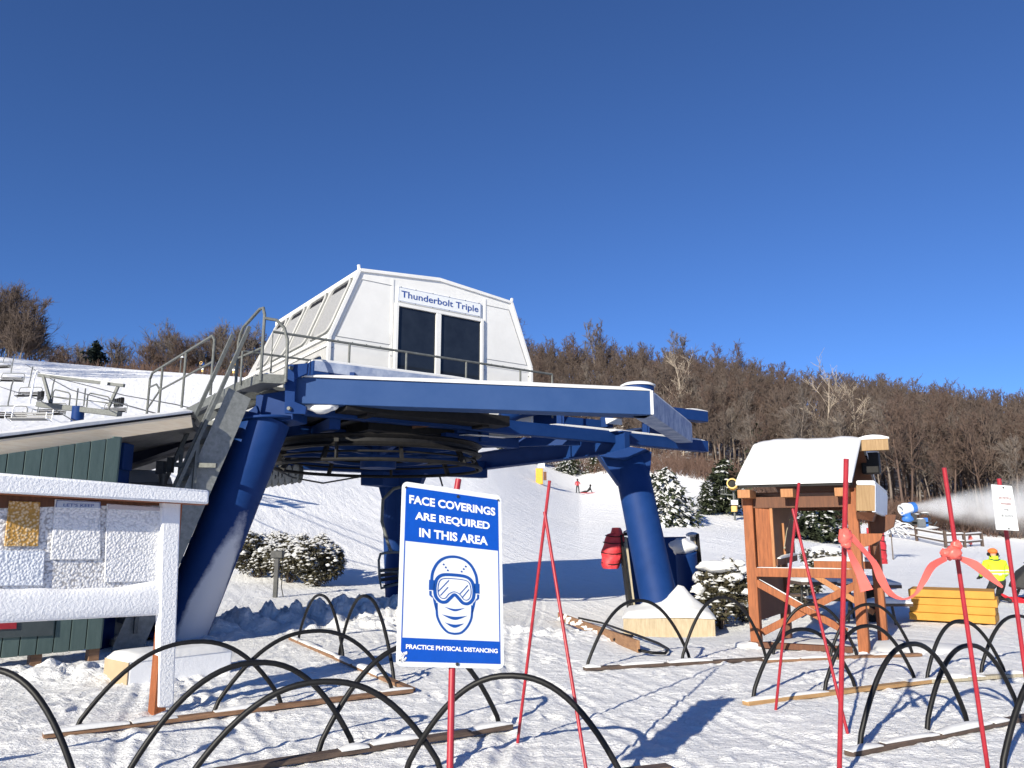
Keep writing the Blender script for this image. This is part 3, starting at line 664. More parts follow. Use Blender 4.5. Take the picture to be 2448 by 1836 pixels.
# slanting side with four rounded windows, and a dark opening band below
nS = (HP(ins, 0, zt)-HP(0, 0, zk)).cross(hu).normalized()
if nS.dot(hv) > 0: nS = -nS
def SP_(l, t, d=0.): return HP(0, l, zk).lerp(HP(ins, l, zt), t)+nS*d
def rounded(fn, l0, l1, t0, t1, shear=0, r=.16, n=5):
    pts = []; 
    cs = [(l0, t0, 0), (l1, t0, 1), (l1, t1, 2), (l0, t1, 3)]
    rl = r; rt = r*.75
    for (cl, ct, q) in cs:
        sl = 1 if q in (0, 3) else -1; st = 1 if q in (0, 1) else -1
        for i in range(n+1):
            a = math.pi/2*i/n
            if q == 0: x, y = cl+rl-rl*math.sin(math.pi/2-a)*1, ct+rt-rt*math.cos(math.pi/2-a) if False else ct+rt-rt*math.sin(a)
            if q == 0: x, y = cl+rl-rl*math.cos(a), ct+rt-rt*math.sin(a)
            if q == 1: x, y = cl-rl+rl*math.sin(a), ct+rt-rt*math.cos(a)
            if q == 2: x, y = cl-rl+rl*math.cos(a), ct-rt+rt*math.sin(a)
            if q == 3: x, y = cl+rl-rl*math.sin(a), ct-rt+rt*math.cos(a)
            pts.append(fn(x+shear*(y-t0), y))
    return pts
part("dimmed_rime_side", WHITE_S, hc, lambda b: (b.prism([SP_(.03, .0, .003), SP_(LEN-.05, .0, .003), SP_(LEN-.42, .985, .003), SP_(.03, .985, .003)], nS*.003), b.prism([HP(0, .04, z0+.02)-hv*.001, HP(0, LEN-.03, z0+.02)-hv*.001, HP(0, LEN-.03, zk-.01)-hv*.001, HP(0, .04, zk-.01)-hv*.001], -hv*.002)), smooth=0)  # rimed face, its colour toned down against the sun
for l0, l1 in ((.14, 1.12), (1.38, 2.36), (2.6, 3.5), (3.72, 4.5)):
    fr = rounded(lambda l, t: SP_(l, t, .025), l0, l1, .10, .90); fi = rounded(lambda l, t: SP_(l, t, .008), l0+.03, l1-.03, .13, .87); fd = rounded(lambda l, t: SP_(l, t, .0125), l0-.035, l1+.035, .075, .925)
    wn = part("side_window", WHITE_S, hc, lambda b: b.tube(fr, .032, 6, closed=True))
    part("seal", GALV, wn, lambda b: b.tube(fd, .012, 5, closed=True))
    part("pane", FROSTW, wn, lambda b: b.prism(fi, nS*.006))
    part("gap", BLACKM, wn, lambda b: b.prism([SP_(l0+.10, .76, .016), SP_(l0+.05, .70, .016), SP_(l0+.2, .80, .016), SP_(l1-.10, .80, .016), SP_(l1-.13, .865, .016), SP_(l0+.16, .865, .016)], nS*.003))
part("seam_line", FROSTW, hc, lambda b: [b.beam(SP_(l, .03, .005), SP_(l, .97, .005), .012, .02, nS) for l in (1.25, 2.48, 3.6)])
def LW(l, z, d): return HP(0, l, z)-hv*d
for l0, l1 in ((.25, 1.25), (1.5, 2.4), (2.7, 3.5)):
    z_a, z_b = zk-.95, zk-.30
    q = rounded(lambda l, t: LW(l, z_a+(z_b-z_a)*t, .004), l0, l1, 0, 1, r=.2)
    fr = rounded(lambda l, t: LW(l, z_a+(z_b-z_a)*t, .012), l0, l1, 0, 1, r=.2)
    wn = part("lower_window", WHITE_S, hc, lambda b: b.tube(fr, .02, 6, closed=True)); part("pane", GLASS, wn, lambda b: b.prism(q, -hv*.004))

# ------------------------------------------------------------------ stairs, landing and catwalk
T0 = at(574, 940, 12.25); B0_ = ground(300, 1556); B0_.z -= .05
dn = (B0_-T0); run = Vector((dn.x, dn.y, 0)).normalized(); lf = Vector((run.y, -run.x, 0)); 
if lf.x > 0: lf = -lf
WS = .62
ms = thing("metal_stairs", Vector((B0_.x, B0_.y, 0)), "steep galvanized steel stairs climbing to the terminal landing, snow on the treads", "stairs")
upv = dn.cross(lf).normalized()
for s_ in (0, 1):
    o = lf*WS*s_; part("stringer", GALV_S, ms, lambda b: b.beam(T0+o, B0_+o, .012, .40, upv), bevel=.003)
n = 13
for i in range(n):
    p = T0.lerp(B0_, (i+.6)/n)
    td = part("tread", GALV_S, ms, lambda b: (b.obox(p+lf*WS/2, run*.13, lf*(WS/2-.01), Z*.018), b.obox(p+lf*WS/2+run*.125, run*.006, lf*(WS/2-.012), Z*.04)))
    if i % 3 != 2: part("snow_cap", CAP, td, lambda b: b.cap(p+lf*(WS*.12)+Z*.018, p+lf*(WS*(.5+.4*rng.random()))+Z*.018, .2, .05+.05*rng.random(), i+40))
for s_ in (0, 1):
    o = lf*(WS*s_+.04*(1 if s_ else -1)); h = Z*.62-upv*0
    a, c = T0+o+Z*1.0-run*.02, B0_+o+Z*.95
    a2 = a-dn*.03
    part("hand_rail", GALV, ms, lambda b: (b.beam(a2, a.lerp(c, .97), .055, .055, upv), [b.beam(T0.lerp(B0_, f)+o, a.lerp(c, f), .05, .05, run) for f in (.46, .93)]))
lq = [at(563, 925, 12.98), at(623, 903, 12.2), at(683, 906, 12.3)]; zl = (lq[0].z+lq[1].z+lq[2].z)/3
for p in lq: p.z = zl
ld = part("landing", GALV, ms, lambda b: b.prism([lq[0]+Z*.07, lq[1]+Z*.07, lq[2]+Z*.07, lq[2]+(lq[0]-lq[1])+Z*.07], (0, 0, -.15)), bevel=.004)
part("snow_cap", CAP, ld, lambda b: b.cap(lq[1].lerp(lq[2], .1)+(lq[0]-lq[1])*.3+Z*.07, lq[2]+(lq[0]-lq[1])*.3+Z*.07, .4, .05, 61))
def lrail(b):
    A, C = lq[0], lq[1]; hh = 1.12
    top = lambda f: A.lerp(C, f)
    b.tube([A-Z*.05, A+Z*.78, A.lerp(C, .06)+Z*.92, A.lerp(C, .16)+Z*1.02, A.lerp(C, .8)+Z*1.2, A.lerp(C, .93)+Z*1.19, C+Z*1.06, C+Z*.7, C-Z*.05], .027, 8)
    b.tube([A+Z*.5, C+Z*.5], .022, 8)
    D = lq[2]; b.tube([C+Z*1.0, C.lerp(D, .5)+Z*.98, C.lerp(D, .82)+Z*.86, C.lerp(D, .98)+Z*.66, D+Z*.4, D-Z*.05], .027, 8)
part("landing_rail", GALV, ms, lrail)
cw0 = Vector((lq[0].x, lq[0].y, zl))+TV*.05+TU*.0; cw1 = cw0+TU*5.2
part("catwalk", GALV, ms, lambda b: (b.beam(cw0, cw1, .08, .16), b.beam(cw0+TV*.7, cw1+TV*.7, .08, .16), [b.beam(cw0+TU*l, cw0+TU*l+TV*.7, .02, .05) for l in np.arange(0, 5.2, .09)]))
cr0 = at(514, 798, 13.3); cr1 = at(362, 894, 16.7); cr1.z = cr0.z = (cr0.z+cr1.z)/2; cd_ = (cr1-cr0)
def crail(b):
    b.tube([cr0-Z*1.1, cr0-Z*.1, cr0+cd_*.03, cr0+cd_*.98-Z*.0, cr1+cd_*.02-Z*.12, cr1+cd_*.02-Z*1.1], .026, 8)
    b.tube([cr0-Z*.5, cr0+cd_*.82-Z*.5, cr0+cd_*.82-Z*.5], .02, 8)
    b.tube([cr1-Z*.3+cd_*.02, cr0+cd_*.88-Z*.32, cr0+cd_*.8-Z*.5], .02, 8); b.tube([cr1-Z*.78+cd_*.02, cr0+cd_*.8-Z*.5], .02, 8)
    for f in (.4, .79): p = cr0+cd_*f; b.tube([p, p-Z*1.1], .026, 8)
part("catwalk_rail", GALV, ms, crail)

# ------------------------------------------------------------------ footings
def footing(c, u_, v_, a, d_, h, name_label, capt, mat_=FORM, seed=1):
    t = thing("concrete_footing", Vector((c.x, c.y, c.z)), name_label, "footing")
    b = MB(); b.obox(c+Z*(h/2-.1), u_*a, v_*d_, Z*(h/2+.1)); b.build("block", mat_, t, bevel=.015)
    # snow heaped on top
    b = MB(); n = 16; vs = []; fs = []
    for i in range(n+1):
        for j in range(n+1):
            x, y = (i/n*2-1), (j/n*2-1); e = (1-abs(x)**5)*(1-abs(y)**5)
            hgt = capt[0]*e**.4*(.8+.5*float(fbm(np.array([x*1.6+seed]), np.array([y*1.6]), 3, seed)[0])) + capt[1]*math.exp(-math.sqrt((x-capt[2])**2+(y-capt[3])**2+.012)/.26)*1.25+.32*capt[1]*math.exp(-math.hypot(x+.42, y+.15)/.12)
            vs.append(c+u_*a*1.03*x+v_*d_*1.03*y+Z*(h+hgt*1.0-(.02 if e < .01 else 0)))
    for i in range(n):
        for j in range(n): fs.append((i*(n+1)+j, i*(n+1)+j+1, (i+1)*(n+1)+j+1, (i+1)*(n+1)+j))
    b.add(vs, fs); b.build("snow_heap", CAP, t, smooth=80)
    return t
fu = Vector((.985, -.17, 0)); fv = Vector((.17, .985, 0))
fc = Vector((colR_b.x+.07, 16.05, tz(colR_b.x, 16.0)-.05))
footing(fc, fu, fv, .86, .8, .45, "low tan footing under the right column with snow heaped on it", (.12, .60, .30, -.2), seed=3)
fm = ground(1592, 1502); tfm = thing('snow_mound', fm, 'small cone of snow heaped against the front of the tan footing', 'snow mound'); part('heap', CAP, tfm, lambda b: b.blob(fm+Vector((.02, .12, -.02)), (.34, .3, .24), 4, .22, 1.6, 3))
fcl = ground(488, 1590); 
C0 = ground(305, 1640); C0.z = 0; C1 = ground(552, 1606); C2 = ground(250, 1612)
u1 = Vector((C1.x-C0.x, C1.y-C0.y, 0)); u2 = Vector((C2.x-C0.x, C2.y-C0.y, 0))
lf_ = footing(C0+u1/2+u2/2, u1.normalized(), u2.normalized(), u1.length/2, u2.length/2, .27, "snow plastered footing with one bare tan end, at the foot of the steel stairs", (.07, .0, 0, 0), SMOOTHRIME, seed=8)
part("bare_face", CARD, lf_, lambda b: b.prism([C0-u1.normalized()*.004-Z*.1, C0+u2-u1.normalized()*.004-Z*.1, C0+u2-u1.normalized()*.004+Z*.25, C0-u1.normalized()*.004+Z*.25], -u1.normalized()*.01))
# ------------------------------------------------------------------ green shed at the left
sA, sB = at(0, 1567, 9.6), at(222, 1552, 10.35); sA.z = sB.z = .16
sd_ = (sB-sA).normalized(); sn = Vector((-sd_.y, sd_.x, 0))          # away from camera
sL = sA-sd_*2.6
shed = thing("ticket_shed", Vector(((sL.x+sB.x)/2, (sL.y+sB.y)/2, 0))+sn*1.4, "dark green boarded shed with a snowy roof and pale pine fascia", "shed")
def top_z(p):   # roof underside along the gable, rising to the right
    f = (p-sA).dot(sd_); zA = at(0, 1078, 9.6).z; zB = at(262, 1040, 10.5).z; L = (at(262, 1040, 10.5)-at(0, 1078, 9.6)).dot(sd_)
    return zA+(zB-zA)*f/L
corner = Vector((at(262, 1300, 10.45).x, at(262, 1300, 10.45).y, .16))
Ls = (corner-sL).dot(sd_); nb_ = int(round(Ls/.19)); wb = Ls/nb_
def boards(b):
    for i in range(nb_):
        p = sL+sd_*(wb*i+.006); q = sL+sd_*(wb*(i+1)-.006)
        b.prism([p, q, Vector((q.x, q.y, top_z(q))), Vector((p.x, p.y, top_z(p)))], sn*.03)
wl = part("wall", GREEN, shed, boards, bevel=.004)
part("backing", BLACKM, shed, lambda b: b.prism([sL+sn*.031, corner+sn*.031, Vector((corner.x, corner.y, top_z(corner)))+sn*.031, Vector((sL.x, sL.y, top_z(sL)))+sn*.031], sn*.03))
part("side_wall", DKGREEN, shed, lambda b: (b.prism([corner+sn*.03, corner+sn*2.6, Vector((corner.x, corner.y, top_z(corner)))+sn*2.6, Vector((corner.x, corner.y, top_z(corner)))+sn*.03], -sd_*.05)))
part("corner_board", GREEN, shed, lambda b: b.prism([corner-sn*.02-sd_*.09, corner-sn*.02+sd_*.02, Vector((corner.x, corner.y, top_z(corner)))-sn*.02+sd_*.02, Vector((corner.x, corner.y, top_z(corner)))-sn*.02-sd_*.09], sn*.05), bevel=.003)
rl = part("rail_board", GREEN, shed, lambda b: b.beam(sL-sn*.012+Z*(at(200, 1140, 10.2).z-.16), corner-sn*.012+Z*(at(200, 1140, 10.2).z-.16), .02, .02))
rE = at(458, 1006, 12.0); 
fa = sL+Z*(top_z(sL)+.10)-sn*.20; fa = Vector((fa.x, fa.y, top_z(sL)+.10)); fe_ = at(457, 1007, 11.55)
fz = (fa, fe_)
part("fascia", PINE, shed, lambda b: b.beam(fa, fe_, .04, .19), bevel=.003)
rdr = Vector((-.30, .95, 0))
rf = part("roof", SOFFIT, shed, lambda b: ([b.prism([fa+rdr*(.03+.18*i)-Z*.05, fe_+rdr*(.03+.18*i)-Z*.05, fe_+rdr*(.2+.18*i)-Z*.05, fa+rdr*(.2+.18*i)-Z*.05], Z*.1) for i in range(18)],))
part("drip_edge", BLACKM, rf, lambda b: b.beam(fa+Z*.115, fe_+Z*.115, .05, .03))
def roofsnow(b):
    n = 40; m = 10; vs = []; fs = []
    for i in range(n+1):
        for j in range(m+1):
            p = (fa+Z*.13).lerp(fe_+Z*.13, i/n)-sn*.012+rdr*3.2*(j/m)**1.5; e = min(1, .45+j*.9)*min(1, .4+min(i, n-i)*.5)
            vs.append(p+Z*(.075+.04*float(vnoise(np.array([i*.22]), np.array([j*.5]), 8)[0]))*e)
    for i in range(n):
        for j in range(m): fs.append((i*(m+1)+j, i*(m+1)+j+1, (i+1)*(m+1)+j+1, (i+1)*(m+1)+j))
    k = len(vs); vs += [(fa+Z*.128).lerp(fe_+Z*.128, i/n)-sn*.012 for i in range(n+1)]
    fs += [(k+i, k+i+1, (i+1)*(m+1), i*(m+1)) for i in range(n)]
    b.add(vs, fs)
part("roof_snow", CAP, rf, roofsnow, smooth=60)
NAVY = M("navy_beam", (.012, .014, .035), .7, col2=(.03, .034, .06), scale=5)
part("eave_beam", NAVY, shed, lambda b: b.prism([at(264, 1094, 12.6), at(300, 1078, 12.6), at(470, 1020, 13.2), at(470, 1052, 13.2), at(340, 1100, 12.6), at(264, 1122, 12.6)], Vector((0, .2, 0))))
part("inner_soffit", SOFFIT, shed, lambda b: b.prism([at(264, 1112, 13.2), at(345, 1098, 13.2), at(470, 1050, 13.8), at(455, 1075, 13.8), at(318, 1122, 13.2), at(264, 1126, 13.2)], Vector((0, .5, .0))))
for px in (75, 118):
    pass
for px, py in ((82, 1578), (221, 1560), (-60, 1590)):
    p = on_plane(px, py, sA+sn*.12, sn); part("stilt", PLANK, shed, lambda b: b.beam(Vector((p.x, p.y, -.15)), Vector((p.x, p.y, .17)), .13, .13, sd_), bevel=.005)
part("skirt_board", DKGREEN, shed, lambda b: b.prism([on_plane(42, 1479, sA-sn*.02, sn), on_plane(129, 1479, sA-sn*.02, sn), on_plane(127, 1519, sA-sn*.02, sn), on_plane(-30, 1527, sA-sn*.02, sn), on_plane(-30, 1490, sA-sn*.02, sn)], sn*.015))
part("red_strip", RED, shed, lambda b: b.prism([on_plane(-40, 1489, sA-sn*.035, sn), on_plane(40, 1487, sA-sn*.035, sn), on_plane(39, 1503, sA-sn*.035, sn), on_plane(-40, 1506, sA-sn*.035, sn)], sn*.012))
lp = at(278, 1087, 10.9)
lm = thing("flood_lamp", lp, "round flood lamp fixed under the shed eaves", "lamp")
part("housing", BLACKM, lm, lambda b: (b.cyl(lp+Vector((-.10, .12, .02)), lp, .03, .055, 14), b.beam(lp+Vector((-.10, .12, .02)), lp+Vector((-.16, .16, .16)), .03, .03)))
part("lens", LAMPG, lm, lambda b: b.blob(lp+Vector((.005, -.006, 0)), (.05, .03, .05), 1, 0, 1, 2))
q0 = at(262, 1105, 11.6)
ub = thing("utility_box", Vector((q0.x, q0.y, 1.2)), "blue painted post and box standing behind the shed corner", "box")
part("post", BLUE, ub, lambda b: b.box((q0.x-.02, q0.y, 1.3), (.24, .2, 1.35)), bevel=.01); part("bracket", BLUE, ub, lambda b: b.box((q0.x+.1, q0.y-.05, 2.75), (.2, .15, .2)), bevel=.01)
# white enclosure top and little equipment seen between shed and stairs
q1 = at(335, 1142, 12.6)
cbn = thing("equipment_cabinet", Vector((q1.x, q1.y, 0)), "snow covered equipment cabinet under the steel stairs", "cabinet")
part("case", M("grey_case", (.12, .12, .12), .6), cbn, lambda b: b.box((q1.x, q1.y, (q1.z-.1)/2), (.5, .4, (q1.z-.1)/2)), bevel=.02)
part("snow_heap", CAP, cbn, lambda b: b.prism([at(287, 1158, 12.3), at(385, 1166, 12.3), at(378, 1140, 12.6), at(362, 1124, 12.8), at(310, 1122, 12.8)], Vector((0, .5, .03))), bevel=.03)
q2 = at(385, 1118, 12.0); part("bracket_gear", GALV_D, ms, lambda b: (b.box(q2, (.06, .05, .10)), b.box(q2+Vector((.1, .1, .05)), (.04, .05, .12)), b.cyl(q2+Vector((.05, 0, -.3)), q2+Vector((.05, 0, -.1)), .05, .08, 12)))
part("side_arm", GALV, ms, lambda b: b.beam(at(418, 1111, 11.9), at(518, 1113, 11.75), .05, .07), bevel=.003)

# ------------------------------------------------------------------ notice board crusted with wind-blown snow
pB, pT = ground(398, 1666), at(410, 1180, 7.7)
pB.y = 7.55; pB.x = at(398, 1666, 7.55).x; pB.z = 0
bd = Vector((.70, .714, 0)); bn = Vector((.714, -.70, 0))
nbd = thing("notice_board", (pB.x, pB.y, 0), "big white snow crusted notice board with posters on a wooden frame at the left", "notice board")
def BP(px, py, d=0.): return on_plane(px, py, Vector((pB.x, pB.y, 0))+bn*d, bn)
po = part("post", CEDAR, nbd, lambda b: b.obox(Vector((pB.x, pB.y, .95))-bn*.02-bd*.07, bn*.07, bd*.055, Z*1.05), bevel=.006)
part("rime_coat", RIME, po, lambda b: b.prism([BP(389, 1180, .06), BP(434, 1180, .06), BP(416, 1692, .06), BP(377, 1692, .06)], -bn*.11), bevel=.015)
tl, tr_, br_, bl = BP(-160, 1117, .2), BP(502, 1172, .2), BP(500, 1206, .2), BP(-160, 1170, .2)
tb = part("top_beam", CEDAR, nbd, lambda b: b.prism([tl-bn*.02-Z*.01, tr_-bn*.02-Z*.01, br_-bn*.02-Z*.004, bl-bn*.02-Z*.004], -bn*.2))
part("rime_coat", RIME, tb, lambda b: (b.prism([tl, tr_, br_, bl], -bn*.26)), bevel=.022)
pnl = part("panel", CRUST_GREY, nbd, lambda b: b.prism([BP(-160, 1165, -.02), BP(392, 1196, -.02), BP(382, 1405, -.02), BP(-160, 1420, -.02)], -bn*.03))
part("painted_shadow_strip", CEDARD, nbd, lambda b: b.prism([BP(-160, 1166, -.012), BP(392, 1197, -.012), BP(392, 1209, -.012), BP(250, 1209, -.012), BP(110, 1212, -.012), BP(0, 1215, -.012), BP(-160, 1215, -.012)], -bn*.01))  # dark board colour stands for the shadow under the top beam
part("side_snow", SMOOTHRIME, nbd, lambda b: b.prism([BP(384, 1208, -.015), BP(402, 1206, .05), BP(392, 1475, .05), BP(372, 1450, -.015), BP(380, 1340, -.015)], -bn*.03))
# drift on the lower ledge
def ledge(b):
    n = 26; rows = [(-.018, 0), (.012, .05), (.034, .16), (.043, .35), (.046, .65), (.046, .93), (.030, 1.0)]
    vs = []; fs = []
    for i in range(n+1):
        f = i/n; px = -160+f*560; ytop = 1407-28*(max(0, (px-200)/200))**2+1.5*math.sin(px*.05); ybot = 1490-(px/390)*20
        for d_, t in rows: vs.append(BP(px, ytop+(ybot-ytop)*t, d_))
    m = len(rows)
    for i in range(n):
        for j in range(m-1): fs.append((i*m+j, (i+1)*m+j, (i+1)*m+j+1, i*m+j+1))
    k = len(vs); vs += [BP(-160+i/n*560, 1490-((-160+i/n*560)/390)*20, -.03) for i in range(n+1)]
    fs += [(i*m+m-1, (i+1)*m+m-1, k+i+1, k+i) for i in range(n)]
    b.add(vs, fs)
part("ledge_drift", RIME, nbd, ledge, smooth=70)
part("bottom_board", CEDAR, nbd, lambda b: b.prism([BP(-160, 1420, -.03), BP(385, 1405, -.03), BP(385, 1466, -.03), BP(-160, 1494, -.03)], -bn*.03))
def poster(name, q, mats, label, d=.0):
    pt = part(name, mats, nbd, lambda b: b.prism([BP(*p, d) for p in q], -bn*.016), bevel=.006); pt['label'] = label; return pt
poster("poster", [(22, 1197), (97, 1200), (92, 1306), (10, 1306)], CRUST_YELLOW, "yellow poster half hidden by clods of snow")
po2 = poster("poster", [(132, 1193), (241, 1199), (241, 1338), (121, 1338)], CRUST_WHITE, "white poster with a clear blue lettered heading strip")
part("heading_strip", M("pale_blue_heading", (.42, .48, .60), .6, var=.04), po2, lambda b: b.prism([BP(136, 1195.5, .006), BP(239, 1201, .006), BP(240, 1215, .006), BP(134, 1213, .006)], -bn*.008))
part("heading_border", LETB, po2, lambda b: [b.beam(BP(*p, .008), BP(*q, .008), .004, .004, bn) for p, q in (((136, 1196), (239, 1201)), ((136, 1196), (134, 1213)), ((239, 1201), (240, 1215)))])
hp0, hp1 = BP(151, 1211, .008), BP(224, 1212, .008)
tm = text_mb("LET'S KEEP", hp0.lerp(hp1, .5), bd, Z, (BP(188, 1203.5, 0)-BP(188, 1211, 0)).length*1.35, .0, 1, lift=.001)
xs = [Vector(v).dot(bd) for v in tm.v]; k = (hp1-hp0).dot(bd)/(max(xs)-min(xs)); c_ = (max(xs)+min(xs))/2
tm.v = [tuple(Vector(v)+bd*((Vector(v).dot(bd)-c_)*(k-1))) for v in tm.v]; tm.build("lettering", LETB, po2, smooth=0)
po3 = poster("poster", [(256, 1204), (390, 1213), (388, 1390), (250, 1392)], CRUST_WHITE, "white poster at the post end, thickly crusted with snow")
part("heading_strip", M("pale_pink_heading", (.50, .46, .48), .6, var=.04), po3, lambda b: b.prism([BP(259, 1206, .006), BP(388, 1214, .006), BP(388, 1222, .006), BP(258, 1217, .006)], -bn*.008))
poster("poster", [(-150, 1315), (108, 1316), (104, 1400), (-150, 1402)], CRUST_BLUE, "pale blue poster low on the board, crusted with snow")

# ------------------------------------------------------------------ mask sign on its red pole
TL, TR, BR, BL = at(962, 1150, 3.87), at(1203, 1188, 4.16), at(1205, 1599, 3.98), at(947, 1593, 3.69)
TR = TL+(BR-BL)                                       # a true parallelogram
ex = (TR-TL); ey = (TL-BL); wS, hS = ex.length, ey.length; sr = ex.normalized(); su = ey.normalized(); nn = sr.cross(su).normalized()
pt_ = at(1096, 1146, 4.06); pb_ = Vector((at(1076, 1836, 3.72).x, 3.66, -.05))
mk = thing("mask_sign", (pb_.x, pb_.y, 0), "large blue and white sign asking for face coverings, screwed to a red pole", "sign")
def SG(x, y, d=0.): return BL+ex*x+ey*y+nn*d          # x,y in 0..1
part("pole", RED, mk, lambda b: b.tube([pb_+nn*-.0, SG(.52, .02, -.022), SG(.545, .97, -.022), pt_+(SG(.545, .97, -.022)-SG(.545, .97, -.022))], .0165, 14))
def rrect(x0, x1, y0, y1, r, d, n=6):
    pts = []; rx = r/wS; ry = r/hS
    for cx, cy, a0 in ((x1-rx, y1-ry, 0), (x0+rx, y1-ry, 90), (x0+rx, y0+ry, 180), (x1-rx, y0+ry, 270)):
        for i in range(n+1): a = R(a0+90*i/n); pts.append(SG(cx+rx*math.cos(a), cy+ry*math.sin(a), d))
    return pts
pan = part("panel", SIGNW, mk, lambda b: b.prism(rrect(0, 1, 0, 1, .03, 0), -nn*.004), smooth=30)
def flat(name, polys, mt, par, d=.0015):
    b = MB()
    for P in polys: b.prism([SG(x, y, d) for x, y in P], -nn*.001)
    return b.build(name, mt, par, smooth=0)
def rpoly(x0, x1, y0, y1): return [(x0, y0), (x1, y0), (x1, y1), (x0, y1)]
IX0, IX1 = .035, .965
flat("top_band", [rpoly(IX0, IX1, .66, .97)], SIGNB, pan); flat("bottom_band", [rpoly(IX0, IX1, .025, .145)], SIGNB, pan)
flat("border", [rpoly(IX0, IX0+.008, .145, .66), rpoly(IX1-.008, IX1, .145, .66)], SIGNB, pan)
def sign_text(name, t, cx, cy, wfrac, hfrac, mt, bold=.034):
    tm = text_mb(t, SG(cx, cy), sr, su, 1, bold, 1, lift=.0028)
    o_ = SG(cx, cy); xs = [(Vector(v)-o_).dot(sr) for v in tm.v]; ys = [(Vector(v)-o_).dot(su) for v in tm.v]
    kx = wfrac*wS/(max(xs)-min(xs)); ky = hfrac*hS/(max(ys)-min(ys)); mx = (max(xs)+min(xs))/2; my = min(ys)
    sk = ex.normalized()
    tm.v = [tuple(o_+nn*.0028+sr*((x-mx)*kx)+su*((y-my)*ky)) for x, y in zip(xs, ys)]
    tm.build(name, mt, pan, smooth=0)
sign_text("lettering", "FACE COVERINGS", .5, .868, .865, .056, LETW); sign_text("lettering", "ARE REQUIRED", .5, .775, .745, .056, LETW); sign_text("lettering", "IN THIS AREA", .51, .685, .68, .056, LETW)
sign_text("lettering", "PRACTICE PHYSICAL DISTANCING", .507, .082, .86, .030, LETW)
# the pictogram: coordinates in panel pixels of a 800 x 1400 drawing area
def PX(x, y):  # drawing px measured on the rectified sign
    return (IX0+(x-130)/(930-130)*(IX1-IX0), .145+(1-(y-600)/(1400-600))*(.66-.145))
def stroke(pts, wd, closed=False):
    P = [Vector((x, y, 0)) for x, y in pts]; n = len(P); out = []
    L = []; Rr = []
    for i in range(n):
        a = P[i-1] if (i > 0 or closed) else P[i]; c = P[(i+1) % n] if (i < n-1 or closed) else P[i]
        t = (c-a).normalized(); m = Vector((-t.y, t.x, 0))*wd/2; L.append(P[i]+m); Rr.append(P[i]-m)
    for i in range(n if closed else n-1):
        j = (i+1) % n; out.append([(L[i].x, L[i].y), (L[j].x, L[j].y), (Rr[j].x, Rr[j].y), (Rr[i].x, Rr[i].y)])
    return out
def crv(ctrl, n=8, closed=False):
    P = [Vector((x, y)) for x, y in ctrl]; k = len(P); out = []
    for i in range(k if closed else k-1):
        p0 = P[i-1] if (i > 0 or closed) else P[i]; p1 = P[i]; p2 = P[(i+1) % k]; p3 = P[(i+2) % k] if (i+2 < k or closed) else p2
        for s_ in range(n):
            t = s_/n; out.append(.5*((2*p1)+(p2-p0)*t+(2*p0-5*p1+4*p2-p3)*t*t+(3*p1-p0-3*p2+p3)*t**3))
    if not closed: out.append(P[-1])
    return [(p.x, p.y) for p in out]
pic = []; C0 = 545
def sym(c): return c+[(2*C0-x, y) for x, y in reversed(c) if abs(x-C0) > 1]
pic += stroke(crv(sym([(355, 915), (365, 840), (405, 760), (465, 712), (545, 695)]), 8), 22)                   # helmet
gog = sym([(545, 845), (450, 855), (398, 890), (382, 945), (380, 1010), (392, 1060), (430, 1098), (470, 1098), (505, 1070), (528, 1045), (545, 1040)])[:-0 or None]
gl = [(545, 855), (450, 862), (403, 895), (385, 950), (383, 1010), (395, 1058), (432, 1092), (475, 1090), (510, 1055), (545, 1025)]
gfull = crv(gl+[(2*C0-x, y) for x, y in reversed(gl[1:-1])], 6, True)
pic += stroke(gfull, 26, True)
gi = [(545, 888), (460, 893), (425, 912), (410, 955), (408, 1005), (418, 1042), (440, 1062), (470, 1058), (500, 1020), (545, 1000)]
inner = stroke(crv(gi+[(2*C0-x, y) for x, y in reversed(gi[1:-1])], 6, True), 6, True); pic += inner
for sx in (1, -1):
    f = lambda x, y: (C0+sx*(x-C0), y)
    pic += [[f(335, 915), f(385, 915), f(380, 1000), f(335, 1000)], [f(338, 1008), f(356, 1008), f(356, 1040), f(372, 1060), f(360, 1062), f(340, 1045)],
            [f(366, 1058), f(392, 1090), f(402, 1170), f(392, 1170), f(378, 1115)]]
    pic += stroke(crv([f(398, 1105), f(400, 1170), f(408, 1225), f(440, 1290), f(490, 1340), f(545, 1352)], 7), 17)
    for dx, dy in ((452, 772), (470, 796), (487, 820)):
        c = f(dx, dy); pic.append([(c[0]+8*math.cos(R(a)), c[1]+8*math.sin(R(a))) for a in range(0, 360, 36)])
for a_, b_ in (((408, 1010), (497, 905)), ((428, 1040), (490, 965)), ((588, 1015), (655, 935)), ((608, 1045), (665, 970))): pic += stroke([a_, b_], 7)
for y, hw, th_ in ((1140, 85, 18), (1205, 105, 26), (1270, 80, 26)):
    top = crv([(C0-hw, y-8), (C0, y+6), (C0+hw, y-8)], 8); bot = crv([(C0+hw, y-8), (C0, y+6+th_), (C0-hw, y-8)], 8)
    pic += [[top[i], top[i+1], bot[len(bot)-2-i], bot[len(bot)-1-i]] for i in range(len(top)-1)]
PICB = M("pictogram_blue", (.008, .07, .32), .4, var=.06, scale=30)
flat("pictogram", [[PX(x, y) for x, y in P] for P in pic], PICB, pan, .0018)
for x, y in ((.545, .955), (.545, .018), (.035, .965), (.965, .968), (.03, .03)):
    part("screw", GALV_D, mk, lambda b: b.cyl(SG(x, y, .0), SG(x, y, .006), .008 if x == .545 else .005, None, 10))
